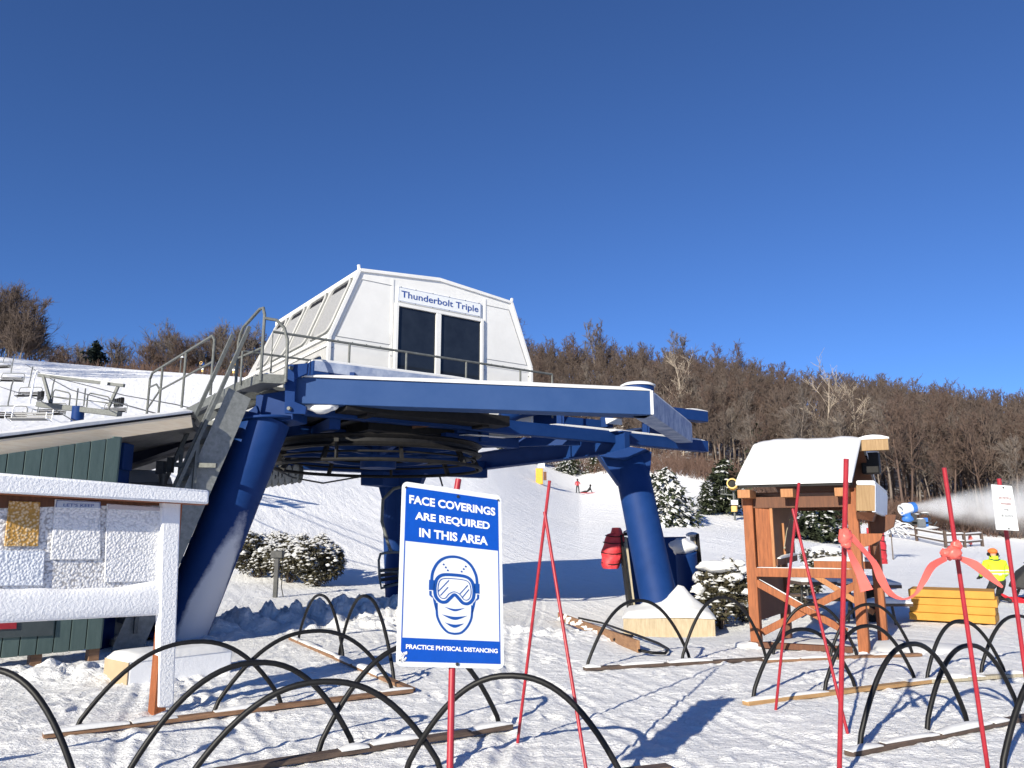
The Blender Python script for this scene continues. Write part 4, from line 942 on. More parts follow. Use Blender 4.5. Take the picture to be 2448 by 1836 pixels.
part("frost_flecks", CAP, mk, lambda b: [b.blob(SG(.035+.05*rng.random()**2, .026+.045*rng.random()**1.3, .002), .0025+.003*rng.random(), i, .3, 2, 1) for i in range(60)])

# ------------------------------------------------------------------ hoop barriers: black pipe hoops on planks
def gz(px, py):
    p = at_z(px, py, 0.); p.z = tz(p.x, p.y); return p
HG = "black pipe hoop barriers along the lift queue lanes"
def hoop(b, fa_, fb_, apex_y, lean=0., r=.0205):
    A, B = gz(*fa_), gz(*fb_); mid = (A+B)/2
    top = at(1224, apex_y, mid.y); h = min(1.05, max(.62, top.z-mid.z)); pts = []
    n = 28
    for i in range(n+1):
        t = -1+2*i/n; s_ = math.copysign(abs(t)**.85, t)
        sw = Vector((0, 1, 0))*(.035*math.sin(A.x*7.7+B.y*3.1)*(1-s_*s_))
        pts.append(A.lerp(B, (s_+1)/2)+sw+Z*(h*(1-abs(s_)**2.25))-Z*.06*(abs(s_) > .985))
    b.tube(pts, r, 10)
def plank(b, a, c, w_=.088, t_=.038, dz=.0, ext=0.):
    A, B = gz(*a), gz(*c); d = (B-A).normalized()
    b.beam(A-d*ext+Z*dz, B+d*ext+Z*dz, w_, t_)
def barrier(label, planks, hoops, snow=True):
    c = gz(*planks[0][0]).lerp(gz(*planks[0][1]), .5)
    t = thing("hoop_barrier", c, label, "barrier", HG)
    for i, (a, b2, mt) in enumerate(planks):
        pk = part("base_plank", mt, t, lambda b: plank(b, a, b2, dz=.022+.003*i), bevel=.004)
        A, B = gz(*a), gz(*b2); 
        if snow:
            def fl(b):
                q = random.Random(int(a[0])); f = 0
                while f < .97:
                    g2 = min(1, f+.06+.22*q.random())
                    if q.random() < .72 and (B-A).length*(g2-f) > .12: b.cap(A.lerp(B, f)+Z*.038+(B-A).cross(Z).normalized()*q.uniform(-.02, .012), A.lerp(B, g2)+Z*.038+(B-A).cross(Z).normalized()*q.uniform(-.02, .02), q.uniform(.06, .12), q.uniform(.018, .05), int(f*90))
                    f = g2+.03*q.random()
            part("snow_cap", CAP, pk, fl)
    for hh in hoops:
        part("hoop", RUBBER, t, lambda b: hoop(b, *hh))
    return t
barrier("hoop barrier crossing in front of the notice board on a long brown plank", [((101, 1770), (984, 1655), PLANK)], [((172, 1750), (678, 1683), 1535), ((506, 1702), (942, 1645), 1508)])
barrier("hoop barrier on a snowy plank ending at the mask sign's left edge", [((696, 1530), (984, 1654), PLANK)], [((713, 1526), (822, 1575), 1423), ((810, 1565), (944, 1632), 1425)])
barrier("hoop barrier passing right behind the red pole of the mask sign on a grey plank", [((180, 1908), (1221, 1750), PLANKD)], [((285, 1884), (852, 1798), 1584), ((753, 1808), (1200, 1741), 1537)])
barrier("nearest hoop barrier, its hoops standing either side of the mask sign's pole", [((120, 2010), (1600, 1842), PLANKD)], [((425, 1902), (1062, 1850), 1657), ((962, 1852), (1500, 1878), 1613)], False)
barrier("hoop barrier cut off below the notice board, one thick hoop showing", [((-420, 1900), (215, 1908), PLANKD)], [((-330, 1880), (190, 1900), 1600)], False)
barrier("hoop barrier in front of the right column's footing on a dark snowy plank", [((1397, 1604), (1831, 1577), PLANKD)], [((1399, 1603), (1653, 1580), 1436), ((1627, 1586), (1833, 1570), 1428)])
barrier("hoop barrier standing right in front of the wooden booth", [((1828, 1582), (2200, 1567), PLANK)], [((1846, 1562), (2050, 1565), 1444), ((1983, 1570), (2183, 1561), 1444)])
barrier("hoop barrier on a clean yellow brown plank ahead of the booth", [((1782, 1687), (2220, 1635), PLANKL)], [((1798, 1667), (2047, 1642), 1510), ((1969, 1652), (2190, 1628), 1498)])
barrier("hoop barrier on a grey plank in front of the yellow pads", [((2222, 1635), (2520, 1612), GREYWOOD)], [((2214, 1629), (2405, 1611), 1497), ((2343, 1608), (2530, 1590), 1481)])
barrier("right hand hoop barrier on a dark brown plank beside the tall taped poles", [((2030, 1808), (2520, 1708), PLANKD)], [((2052, 1786), (2316, 1733), 1538), ((2214, 1746), (2438, 1700), 1556)])
barrier("hoop barrier at the picture's right border, only one leg showing", [((2360, 1880), (2900, 1800), PLANKD)], [((2392, 1862), (2760, 1800), 1560)], False)
# the fallen one
fa0, fb0 = ground(1336, 1485), ground(1527, 1562)
ft = thing("fallen_hoop_barrier", fa0.lerp(fb0, .5), "fallen hoop barrier lying on its side, plank on edge and hoops flat on the snow", "barrier", HG)
pk = part("base_plank", wood("knotty_plank", (.20, .10, .05), (.36, .20, .10), stretch=(2, 2, 10)), ft, lambda b: b.beam(fa0+Z*.10, fb0+Z*.09, .045, .16), bevel=.005)
part("snow_cap", CAP, pk, lambda b: [b.blob(fa0.lerp(fb0, f)+Vector((-.035, -.035, .10+.05*rng.gauss(0, 1))), (.02+.05*rng.random(), .014, .012+.035*rng.random()), i, .7, 2.4) for i, f in enumerate(np.linspace(.05, .6, 22))])
part("hoop", RUBBER, ft, lambda b: b.tube([ground(1383, 1489)+Z*.10, ground(1440, 1500)+Z*.09, ground(1520, 1530)+Z*.07, ground(1575, 1550)+Z*.06, ground(1598, 1562)+Z*.05, ground(1590, 1570)+Z*.04, ground(1560, 1572)+Z*.05, ground(1527, 1569)+Z*.07], .02, 10))
part("hoop", RUBBER, ft, lambda b: b.tube([ground(1380, 1492)+Z*.04, ground(1420, 1503)+Z*.04, ground(1480, 1521)+Z*.04, ground(1512, 1528)+Z*.04, ground(1500, 1534)+Z*.03, ground(1468, 1536)+Z*.04], .02, 10))

# ------------------------------------------------------------------ red poles
def pole(label, top, foot, r=.016, group=None):
    t = thing("red_pole", foot, label, "pole", group); pl = part("shaft", RED, t, lambda b: b.tube([foot-Z*.08, top], r, 12)); 
    return t
def foot(px, py): p = at_z(px, py, 0); p.z = tz(p.x, p.y); return p
PG = "red bamboo style poles planted in the snow"
fA_ = foot(1234, 1779); pole("thin red pole beside the mask sign, foot nearest the sign", at(1314, 1149, 6.05), fA_, .0125, PG)
fB_ = foot(1412, 1880); pole("thin red pole beside the mask sign, foot farther from the sign", at(1302, 1224, 6.0), fB_, .0125, PG)
fC_ = foot(1851, 1698); pole("thin red pole crossing in front of the booth, leaning with its top at the eave", at(1910, 1154, 7.0), fC_, .013, PG)
fD_ = foot(2031, 1757); pole("shorter thin red pole in front of the booth, foot out towards the taped pole", at(1895, 1216, 6.9), fD_, .013, PG)
fE_ = foot(2003, 1872); topE = at(2023, 1097, 5.0); pole("thick upright red pole in front of the booth with pink tape knotted on it", topE, fE_, .0165, PG)
fF_ = foot(2366, 1862); topF = at(2257, 1118, 5.35); pole("leaning red pole with a pink tape bow in front of the yellow pads", topF, fF_, .015, PG)
fG_ = foot(2486, 1858); topG = at(2388, 1144, 5.4)
pg = thing("pole_sign", fG_, "small white notice for ski patrol screwed to a leaning red pole at the right", "sign")
part("pole", RED, pg, lambda b: b.tube([fG_-Z*.08, topG], .0145, 12))
dG = (topG-fG_).normalized()
g4 = [at(2370, 1158, 5.33), at(2419, 1162, 5.36), at(2436, 1269, 5.3), at(2382, 1266, 5.27)]
pl = part("panel", SIGNW, pg, lambda b: b.prism(g4, Vector((0, .004, 0))))
gr_ = (g4[1]-g4[0]).normalized(); gu = (g4[0]-g4[3]).normalized()
for i, (t_, kx) in enumerate((("SKI PATROL", .62), ("RANGERS", .5), ("AND", .24), ("SKI SCHOOL", .6))):
    gN = (g4[1]-g4[0]).cross(g4[0]-g4[3]); c = on_plane(*[(2402.5, 1193.5), (2404.5, 1207), (2406, 1221), (2408.5, 1236)][i], g4[0], gN)-Vector((0, .0005, 0)); wS2 = (g4[1]-g4[0]).length
    tm = text_mb(t_, c, gr_, gu, wS2*.135, .03, .95, lift=.0015)
    xs = [(Vector(v)-c).dot(gr_) for v in tm.v]; k = kx*wS2/(max(xs)-min(xs)); tm.v = [tuple(Vector(v)+gr_*((Vector(v)-c).dot(gr_)*(k-1))) for v in tm.v]
    tm.build("lettering", LETR if i in (0, 1) else LETD, pl, smooth=0)
for x, y in ((2398, 1166), (2411, 1264)): c = at(x, y, 5.28); part("screw", GALV_D, pg, lambda b: b.cyl(on_plane(x, y, g4[0], gN), on_plane(x, y, g4[0], gN)-Vector((0, .005, 0)), .006, None, 8))
# pink tape: a sagging strip between the two poles plus loose tails
def strip(b, pts, wds, twist=None):
    n = len(pts); L = []; q = 10; P = []; W_2 = []
    for i in range(n-1):
        p0 = pts[max(i-1, 0)]; p1 = pts[i]; p2 = pts[i+1]; p3 = pts[min(i+2, n-1)]
        for s_ in range(q):
            t = s_/q; P.append(.5*((2*p1)+(p2-p0)*t+(2*p0-5*p1+4*p2-p3)*t*t+(3*p1-p0-3*p2+p3)*t**3)); W_2.append(wds[i]*(1-t)+wds[i+1]*t)
    P.append(pts[-1]); W_2.append(wds[-1]); vs = []; m = len(P)
    for i in range(m):
        t = (P[min(i+1, m-1)]-P[max(i-1, 0)]).normalized(); s_ = t.cross(Vector((0, 1, 0))).normalized(); ph = .5*math.sin(i*.13+(twist or 0))
        d = (s_*math.cos(ph)+Vector((0, 1, 0))*math.sin(ph))*W_2[i]/2; vs += [P[i]-d+Vector((0, .004, 0)), P[i]+d+Vector((0, .004, 0)), P[i]-d-Vector((0, .004, 0)), P[i]+d-Vector((0, .004, 0))]
    fs = []
    for i in range(m-1): fs += [(4*i, 4*i+1, 4*i+5, 4*i+4), (4*i+2, 4*i+6, 4*i+7, 4*i+3), (4*i, 4*i+4, 4*i+6, 4*i+2), (4*i+1, 4*i+3, 4*i+7, 4*i+5)]
    b.add(vs, fs)
YE, YF = 4.96, 5.22
kE, kF = at(2021, 1284, YE-.03), at(2279, 1322, YF-.03)
rb = thing("pink_tape", kE.lerp(kF, .5)-Z*.2, "pink flagging tape strung sagging between two red poles", "tape")
l_ = [(2034, 1282), (2062, 1313), (2090, 1347), (2107, 1385), (2128, 1418), (2160, 1432), (2188, 1420), (2208, 1388), (2228, 1354), (2262, 1334)]
part("strand", PINK, rb, lambda b: strip(b, [at(x, y, YE+(YF-YE)*(x-2034)/230-.03) for x, y in l_], [.04, .04, .045, .05, .036, .010, .014, .036, .062, .04]))
part("knot", PINK, rb, lambda b: (b.blob(kE, (.042, .035, .055), 3, .35, 2.2, 3), b.blob(kE-Z*.045, (.03, .03, .025), 6, .4, 2.2, 3)), smooth=90)
part("knot", PINK, rb, lambda b: (b.blob(kF, (.05, .04, .05), 9, .45, 2.4, 3), b.blob(kF+Vector((.025, 0, .05)), (.035, .03, .03), 11, .4, 2.4, 3), b.blob(kF+Vector((-.05, .0, .0)), (.035, .03, .028), 12, .45, 2.6, 3)), smooth=90)
part("tail", PINK, rb, lambda b: strip(b, [at(x, y, YE-.02) for x, y in ((2026, 1305), (2038, 1335), (2056, 1372), (2072, 1412))], [.03, .05, .05, .075], 1))
part("tail", PINK, rb, lambda b: strip(b, [at(x, y, YF-.02) for x, y in ((2296, 1335), (2330, 1350), (2362, 1375), (2396, 1404))], [.035, .055, .05, .012], 2))
# ------------------------------------------------------------------ wooden lift attendant's booth
bF0 = gz(1809, 1530); bF0.x, bF0.y = at(1809, 1530, 11.8).x, 11.8; bF0.z = 0
bX = Vector((math.sin(R(114)), math.cos(R(114)), 0)); bY = Vector((math.sin(R(33)), math.cos(R(33)), 0)); bW, bD = 1.44, 1.75
bt = thing("attendant_booth", bF0+bX*bW/2+bY*bD/2, "small open stained wood attendant booth with thick snow on its roof", "booth")
def BQ(x, y, z): return bF0+bX*x+bY*y+Z*z
eaveZ = at(1900, 1160, 11.4).z-.02
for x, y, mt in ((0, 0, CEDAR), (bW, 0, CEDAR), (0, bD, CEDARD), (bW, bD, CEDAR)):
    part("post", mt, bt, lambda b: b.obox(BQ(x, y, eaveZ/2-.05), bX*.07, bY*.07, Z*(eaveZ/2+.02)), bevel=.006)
# roof: gable, ridge along bX
rz = at(1930, 1052, 12.6).z-.08; o0, o1 = -.05, bW+.04; fo = .28
def roof(b):
    for (ya, za, yb, zb) in ((-fo, eaveZ, bD/2, rz), (bD+fo, eaveZ, bD/2, rz)):
        b.prism([BQ(o0, ya, za), BQ(o1, ya, za), BQ(o1, yb, zb), BQ(o0, yb, zb)], Z*.035)
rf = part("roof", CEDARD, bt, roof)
part("drip_edge", BLACKM, rf, lambda b: (b.beam(BQ(o0, -fo, eaveZ+.02), BQ(o1, -fo, eaveZ+.02), .03, .05), b.beam(BQ(o1+.005, -fo, eaveZ+.015), BQ(o1+.005, bD/2, rz+.015), .03, .06), b.beam(BQ(o0-.005, -fo, eaveZ+.015), BQ(o0-.005, bD/2, rz+.015), .03, .06)))
def bsnow(b):
    n, m = 22, 16; vs = []; fs = []
    for i in range(n+1):
        for j in range(m+1):
            v = j/m*2-1; x = o0-.03+(o1-o0+.06)*i/n
            y = bD/2+v*(bD/2+fo+.03+.03*float(vnoise(np.array([i*.55]), np.array([v*2+9]), 12)[0])); z = rz-(rz-eaveZ)*abs(v)**1.0; z += -.10*max(0, .14-abs(v))/.14*.5
            e = min(1, .55+min(i, n-i)*.25)*min(1, .45+(1-abs(v))*5)*(.8+.45*float(vnoise(np.array([i*.45]), np.array([j*.4]), 14)[0]))
            vs.append(BQ(x, y, z+.035+.075*e+.012*float(vnoise(np.array([i*.3]), np.array([j*.3]), 4)[0])))
    for i in range(n):
        for j in range(m): fs.append((i*(m+1)+j, i*(m+1)+j+1, (i+1)*(m+1)+j+1, (i+1)*(m+1)+j))
    k = len(vs); bd_ = [(i, 0) for i in range(n+1)]+[(n, j) for j in range(1, m+1)]+[(i, m) for i in range(n-1, -1, -1)]+[(0, j) for j in range(m-1, 0, -1)]
    for i, j in bd_:
        v = j/m*2-1; vs.append(BQ(o0-.03+(o1-o0+.06)*i/n, bD/2+v*(bD/2+fo+.04), rz-(rz-eaveZ)*abs(v)+.03))
    L = len(bd_)
    for q in range(L): a = bd_[q]; c = bd_[(q+1) % L]; fs.append((a[0]*(m+1)+a[1], c[0]*(m+1)+c[1], k+(q+1) % L, k+q))
    b.add(vs, fs)
part("roof_snow", CAP, rf, bsnow, smooth=75)
part("rafter", CEDARL, bt, lambda b: None or b.obox(BQ(.03, -.18, eaveZ-.10), bX*.09, bY*.16, Z*.06), bevel=.004)
part("rafter", CEDARL, bt, lambda b: b.obox(BQ(bW*.44, -.18, eaveZ-.10), bX*.085, bY*.16, Z*.06), bevel=.004)
part("rafter", CEDARL, bt, lambda b: b.obox(BQ(bW-.08, -.18, eaveZ-.10), bX*.085, bY*.16, Z*.06), bevel=.004)
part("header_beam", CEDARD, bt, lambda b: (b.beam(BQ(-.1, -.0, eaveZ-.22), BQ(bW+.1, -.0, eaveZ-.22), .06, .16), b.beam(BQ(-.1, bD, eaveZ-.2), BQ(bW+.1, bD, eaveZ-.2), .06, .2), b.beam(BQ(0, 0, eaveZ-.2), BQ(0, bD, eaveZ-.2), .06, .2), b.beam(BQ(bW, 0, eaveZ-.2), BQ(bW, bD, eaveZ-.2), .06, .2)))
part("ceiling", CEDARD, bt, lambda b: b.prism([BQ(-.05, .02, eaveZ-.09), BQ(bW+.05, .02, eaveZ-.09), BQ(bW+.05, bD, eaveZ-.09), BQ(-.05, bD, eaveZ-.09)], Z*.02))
part("ridge_beam", PLY, bt, lambda b: b.obox(BQ(bW+.12, bD/2, rz-.09), bX*.32, bY*.045, Z*.085), bevel=.004)
part("snow_cap", CAP, rf, lambda b: b.cap(BQ(bW+.0, bD/2, rz-.0), BQ(bW+.45, bD/2, rz-.0), .11, .07, 5))
fz_ = lambda py: at(1820, py, 11.8).z
part("side_panel", CEDARD, bt, lambda b: (b.prism([BQ(.0, .1, .35), BQ(.0, bD-.1, .35), BQ(.0, bD-.1, fz_(1365)), BQ(.0, .1, fz_(1365))], bX*.02)))
# open shutter / cupboard at the left
cup = part("cupboard", CEDAR, bt, lambda b: b.prism([BQ(.09, -.02, fz_(1355)), BQ(.30, .02, fz_(1355)), BQ(.30, .02, fz_(1200)), BQ(.09, -.02, fz_(1200))], bY*.05), bevel=.004)
part("edge_strip", CEDARL, cup, lambda b: b.prism([BQ(.295, -.01, fz_(1356)), BQ(.335, -.01, fz_(1356)), BQ(.335, -.01, fz_(1199)), BQ(.295, -.01, fz_(1199))], bY*.05), bevel=.003)
part("inner_panel", M("brown_panel", (.13, .06, .028), .7, var=.15), cup, lambda b: b.prism([BQ(.33, .03, fz_(1352)), BQ(.33, 1.25, fz_(1345)), BQ(.33, 1.25, fz_(1202)), BQ(.33, .03, fz_(1202))], -bX*.03))
part("shelf", CEDARD, cup, lambda b: b.prism([BQ(.33, .03, fz_(1352)), BQ(.36, .03, fz_(1352)), BQ(.36, 1.25, fz_(1345)), BQ(.33, 1.25, fz_(1345))], Z*.10), bevel=.003)
part("snow_cap", CAP, cup, lambda b: b.cap(BQ(.36, .1, fz_(1352)+.1), BQ(.36, 1.2, fz_(1346)+.1), .05, .05, 3))
part("batten", CEDARL, cup, lambda b: (b.beam(BQ(.35, .52, fz_(1350)), BQ(.35, .5, fz_(1250)), .02, .03, bX), b.beam(BQ(.35, .57, fz_(1350)), BQ(.35, .54, fz_(1252)), .015, .02, bX)))
part("rope", GREYWOOD, cup, lambda b: (b.tube([BQ(.37, .98, fz_(1228)), BQ(.37, .62, fz_(1270)), BQ(.37, .42, fz_(1308))], .006, 6), b.blob(BQ(.37, .42, fz_(1310)), (.02, .02, .025), 1, .3, 2, 1)))
part("front_rail", CEDAR, bt, lambda b: b.beam(BQ(.06, -.05, fz_(1367)), BQ(bW-.06, -.05, fz_(1367)), .045, .13), bevel=.004)
part("rear_rail", CEDAR, bt, lambda b: b.beam(BQ(.5, bD, fz_(1368)+.07), BQ(bW+.05, bD, fz_(1368)+.07), .2, .12), bevel=.004)
part("snow_cap", CAP, bt, lambda b: (b.cap(BQ(.5, bD, fz_(1368)+.13), BQ(bW, bD, fz_(1368)+.13), .22, .08, 11), b.cap(BQ(.08, -.05, fz_(1367)+.065), BQ(bW-.1, -.05, fz_(1367)+.065), .045, .012, 12)))
zA, zB = fz_(1385), fz_(1512)
part("cross_brace", CEDAR, bt, lambda b: b.beam(BQ(.05, -.04, fz_(1392)), BQ(bW-.2, -.04, fz_(1500)), .04, .10), bevel=.004)
part("cross_brace", CEDAR, bt, lambda b: b.beam(BQ(.08, .01, fz_(1512)), BQ(bW-.04, .01, fz_(1392)), .04, .10), bevel=.004)
part("rear_brace", CEDARL, bt, lambda b: b.beam(BQ(.35, bD, fz_(1370)), BQ(bW-.1, bD, fz_(1480)), .04, .09), bevel=.004)
part("snow_cap", CAP, bt, lambda b: b.cap(BQ(.1, -.04, fz_(1392)+.045), BQ(bW-.25, -.04, fz_(1500)+.06), .03, .015, 14))
part("bottom_rail", CEDARD, bt, lambda b: (b.beam(BQ(-.1, -.05, .03), BQ(bW*.9, -.05, .03), .1, .08)), bevel=.004)
part("snow_drift", CAP, bt, lambda b: (b.blob(BQ(bW*.4, .5, -.02), (.75, .5, .09), 4, .3, 2, 3), b.blob(BQ(-.1, .0, -.0), (.22, .2, .07), 5, .3, 2, 3), b.blob(BQ(bW, .05, -.03), (.2, .15, .06), 6, .3, 2, 3), b.blob(BQ(bW+.5, .9, -.05), (.9, .7, .12), 7, .2, 2, 3)))
part("corbel", CEDAR, bt, lambda b: b.prism([BQ(bW+.07, -.02, 1.62), BQ(bW+.36, -.02, 1.62), BQ(bW+.33, -.02, 1.53), BQ(bW+.2, -.02, 1.46), BQ(bW+.07, -.02, 1.42)], bY*.06), bevel=.003)
part("corbel", CEDARD, bt, lambda b: b.prism([BQ(bW+.07, bD*.5, 1.9), BQ(bW+.45, bD*.5, 1.9), BQ(bW+.4, bD*.5, 1.72), BQ(bW+.2, bD*.5, 1.6), BQ(bW+.1, bD*.5, 1.3)], bY*.08), bevel=.003)
# sign box hung on the right of the booth
sb4 = [at(2047, 1160, 11.0), at(2092, 1160, 10.95), at(2092, 1222, 10.95), at(2047, 1221, 11.0)]
sx = thing("sign_box", sb4[3], "tan plywood sign box with a white face hung on the booth's right side", "sign")
part("front", PLY, sx, lambda b: b.prism(sb4, Vector((.02, .06, 0))), bevel=.004)
side4 = [at(2093, 1158, 10.95), at(2122, 1184, 12.0), at(2121, 1236, 12.0), at(2093, 1224, 10.95)]
part("face", M("pale_sign_face", (.62, .66, .72), .5, var=.05), sx, lambda b: b.prism(side4, Vector((-.04, .02, 0))), bevel=.003)
part("bracket", CEDARD, sx, lambda b: b.prism([at(2046, 1223, 11.0), at(2092, 1226, 10.98), at(2085, 1246, 11.1), at(2048, 1240, 11.05)], Vector((.5, 1.0, 0))))
part("snow_cap", CAP, sx, lambda b: (b.prism([sb4[0], sb4[1], side4[1], side4[1]+(sb4[0]-sb4[1])], Z*.07),), bevel=.02)
bl_ = at(2082, 1108, 12.4)
bx2 = thing("flood_light", bl_, "black box flood light under the booth's ridge end", "lamp")
part("housing", BLACKM, bx2, lambda b: b.obox(bl_, bX*.13, bY*.10, Z*.17), bevel=.02); part("bracket", GALV, bx2, lambda b: (b.beam(bl_-bX*.12, bl_-bX*.24, .04, .04), b.beam(bl_+Z*.16, bl_+Z*.3, .03, .03, bX)))
part("snow_cap", CAP, bx2, lambda b: b.cap(bl_-bX*.13+Z*.17, bl_+bX*.13+Z*.17, .2, .03, 2))

# table, grill and bin behind the booth
def small_table(px, py, Y, wd, label):
    p = at(px, py, Y); p.z = tz(p.x, p.y); t = thing("picnic_table", p, label, "table", "snow covered tables behind the booth")
    part("top", PLANKD, t, lambda b: b.box(p+Z*.72, (wd, .38, .03))); 
    for s_ in (-1, 1):
        part("leg", GALV_D, t, lambda b: b.tube([p+Vector((s_*wd*.7, -.3, .0)), p+Vector((s_*wd*.7, -.1, .7)), p+Vector((s_*wd*.7, .1, .7)), p+Vector((s_*wd*.7, .3, 0))], .025, 6))
        part("bench", PLANKD, t, lambda b: b.box(p+Vector((0, s_*.6, .42)), (wd, .13, .025)))
    part("snow_cap", CAP, t, lambda b: (b.cap(p+Vector((-wd, 0, .75)), p+Vector((wd, 0, .75)), .72, .14, int(px)), b.cap(p+Vector((-wd, -.6, .445)), p+Vector((wd, -.6, .445)), .25, .1, int(px)+1)))
small_table(1975, 1440, 16.6, .62, "snow covered picnic table seen through the booth's cross brace")
small_table(2080, 1440, 15.2, .45, "snow topped small table beside the booth's right post")
bp = gz(2092, 1478); bn_ = thing("trash_bin", bp, "dark open bin beside the booth's right rear post", "bin")
part("body", BLACKM, bn_, lambda b: b.prism([bp+Vector((-.16, -.12, 0)), bp+Vector((.16, -.12, 0)), bp+Vector((.16, .2, 0)), bp+Vector((-.16, .2, 0))], Z*.62), bevel=.01)
part("snow_cap", CAP, bn_, lambda b: b.blob(bp+Vector((0, .04, .63)), (.17, .17, .05), 2, .2, 2))

# ------------------------------------------------------------------ yellow pads
yp = gz(2188, 1462); yp2 = gz(2382, 1470)
ypd = Vector((.985, -.17, 0)); ypn = Vector((.17, .985, 0)); yc = at(2283, 1470, 15.2); yc.z = 0
PADG = "yellow foam pads stacked on the snow"
for i in range(4):
    zz = .02+i*.142; o = Vector((.03*((i*7) % 3-1), .02*((i*5) % 3-1), 0)); lab = ["bottom yellow foam pad of the stack, resting on the snow", "second yellow foam pad from the bottom of the stack", "third yellow foam pad from the bottom of the stack", "topmost yellow foam pad of the stack"][i]
    c = yc+o+Z*(zz+.072)
    t = MB()
    rot = -.62+.02*i; ux = Vector((math.cos(rot), math.sin(rot), 0)); uy = Vector((-ux.y, ux.x, 0))
    t.obox(c, ux*.70, uy*.46, Z*.070)
    o_ = t.build("foam_pad", YELLOW, None, loc=c-Z*.07, bevel=.010); tag(o_, lab, "pad", PADG)

# ------------------------------------------------------------------ kneeling worker in hi-vis and the snowmobile
wp = at(2390, 1430, 19.0); wp.z = tz(wp.x, wp.y)
pr = thing("person", wp, "person in yellow reflective jacket and orange beanie kneeling, back turned, near the snowmobile", "person")
def kneel(x, y, z): return (x, y, z)
J = [(0, 0, .50, .15, .13), (0, .01, .68, .15, .12), (0, .03, .85, .17, .12), (0, .04, .96, .12, .09), (0, .05, 1.02, .055), (0, .06, 1.08, .06),
     (0, .07, 1.15, .085, .095), (0, .07, 1.21, .07),
     (-.20, .04, .93, .07), (-.27, .10, .70, .055), (-.20, .30, .60, .04), (.20, .04, .93, .07), (.28, .08, .70, .055), (.25, .28, .58, .04),
     (-.11, .02, .44, .10), (-.14, .30, .12, .07), (-.13, -.12, .08, .05), (.11, .02, .44, .10), (.15, .30, .12, .07), (.14, -.12, .08, .05), (-.13, -.2, .04, .05), (.14, -.2, .04, .05)]
E = [(0, 1), (1, 2), (2, 3), (3, 4), (4, 5), (5, 6), (6, 7), (3, 8), (8, 9), (9, 10), (3, 11), (11, 12), (12, 13), (0, 14), (14, 15), (15, 16), (0, 17), (17, 18), (18, 19), (16, 20), (19, 21)]
skin_mesh("body", J, E, [BLACKF, SKIN], pr, colour=lambda c: 1 if c.z > 1.03 else 0)
JK = [(0, 0, .46, .19, .16), (0, .01, .66, .20, .15), (0, .03, .84, .215, .15), (0, .04, .95, .15, .11), (0, .05, 1.03, .085, .08), (-.21, .04, .92, .085), (-.29, .09, .70, .075), (-.23, .26, .62, .06), (.21, .04, .92, .085), (.30, .07, .70, .075), (.27, .24, .60, .06)]
skin_mesh("jacket", JK, [(0, 1), (1, 2), (2, 3), (3, 4), (3, 5), (5, 6), (6, 7), (3, 8), (8, 9), (9, 10)], [HIVIS, REFL], pr, colour=lambda c: 1 if (.655 < c.z < .69 or .735 < c.z < .765) and abs(c.x) < .36 else 0, sub=3)
def glove(sx, x, y, z):
    JJ = [(x, y, z, .042, .03), (x, y+.07, z-.03, .045, .028)]; EE = [(0, 1)]
    for i, dx in enumerate((-.032, -.011, .011, .032)):
        k = len(JJ); JJ += [(x+dx, y+.11, z-.045-.004*i, .014), (x+dx, y+.14-.008*abs(i-1), z-.075, .012)]; EE += [(1, k), (k, k+1)]
    k = len(JJ); JJ += [(x-sx*.05, y+.06, z-.03, .015), (x-sx*.06, y+.10, z-.055, .012)]; EE += [(0, k), (k, k+1)]
    skin_mesh("glove", JJ, EE, [BLACKF], pr)
glove(-1, -.21, .30, .60); glove(1, .26, .28, .58)
part("beanie", ORANGE, pr, lambda b: b.blob(wp+Vector((0, .065, 1.20)), (.105, .115, .075), 2, .08, 2, 3))
part("ear_muffs", BLACKM, pr, lambda b: (b.cyl(wp+Vector((-.125, .07, 1.13)), wp+Vector((-.09, .07, 1.13)), .04, .045, 12), b.cyl(wp+Vector((.09, .07, 1.13)), wp+Vector((.125, .07, 1.13)), .045, .04, 12), b.tube([wp+Vector((.11*math.cos(a), .0, 1.12+.06*math.sin(a)-.02)) for a in np.linspace(math.pi, 2*math.pi, 8)], .012, 6)))
part("collar", HIVIS, pr, lambda b: b.disc_lathe(wp+Vector((0, .05, 1.04)), Z, [(.075, -.03), (.105, -.03), (.095, .05), (.07, .05)], 20))
sp = at(2535, 1440, 19.4); sp.z = tz(sp.x, sp.y)
sm_ = thing("snowmobile", sp, "black and red snowmobile parked on the snow behind the yellow pads", "snowmobile")
def SQ(x, y, z): return sp+Vector((x, y, z))
def hull(b):
    P = [(-1.15, .12, .35, .42), (-.9, .30, .28, .72), (-.45, .36, .25, 1.0), (.0, .30, .25, .92), (.5, .22, .3, .78), (1.2, .2, .35, .72), (1.5, .12, .4, .6)]
    vs = []; fs = []
    for x, hw, zb, zt_ in P: vs += [SQ(x, -hw, zb), SQ(x, -hw*.9, (zb+zt_)/2), SQ(x, -hw*.55, zt_), SQ(x, hw*.55, zt_), SQ(x, hw*.9, (zb+zt_)/2), SQ(x, hw, zb)]
    for i in range(len(P)-1): fs += [(i*6+j, i*6+(j+1) % 6, i*6+6+(j+1) % 6, i*6+6+j) for j in range(6)]
    fs += [list(range(6)), list(range(len(P)*6-1, len(P)*6-7, -1))]; b.add(vs, fs)
part("body", BLACKF, sm_, hull, bevel=.03); part("seat", BLACKM, sm_, lambda b: b.box(SQ(.75, 0, .8), (.5, .17, .07)), bevel=.03)
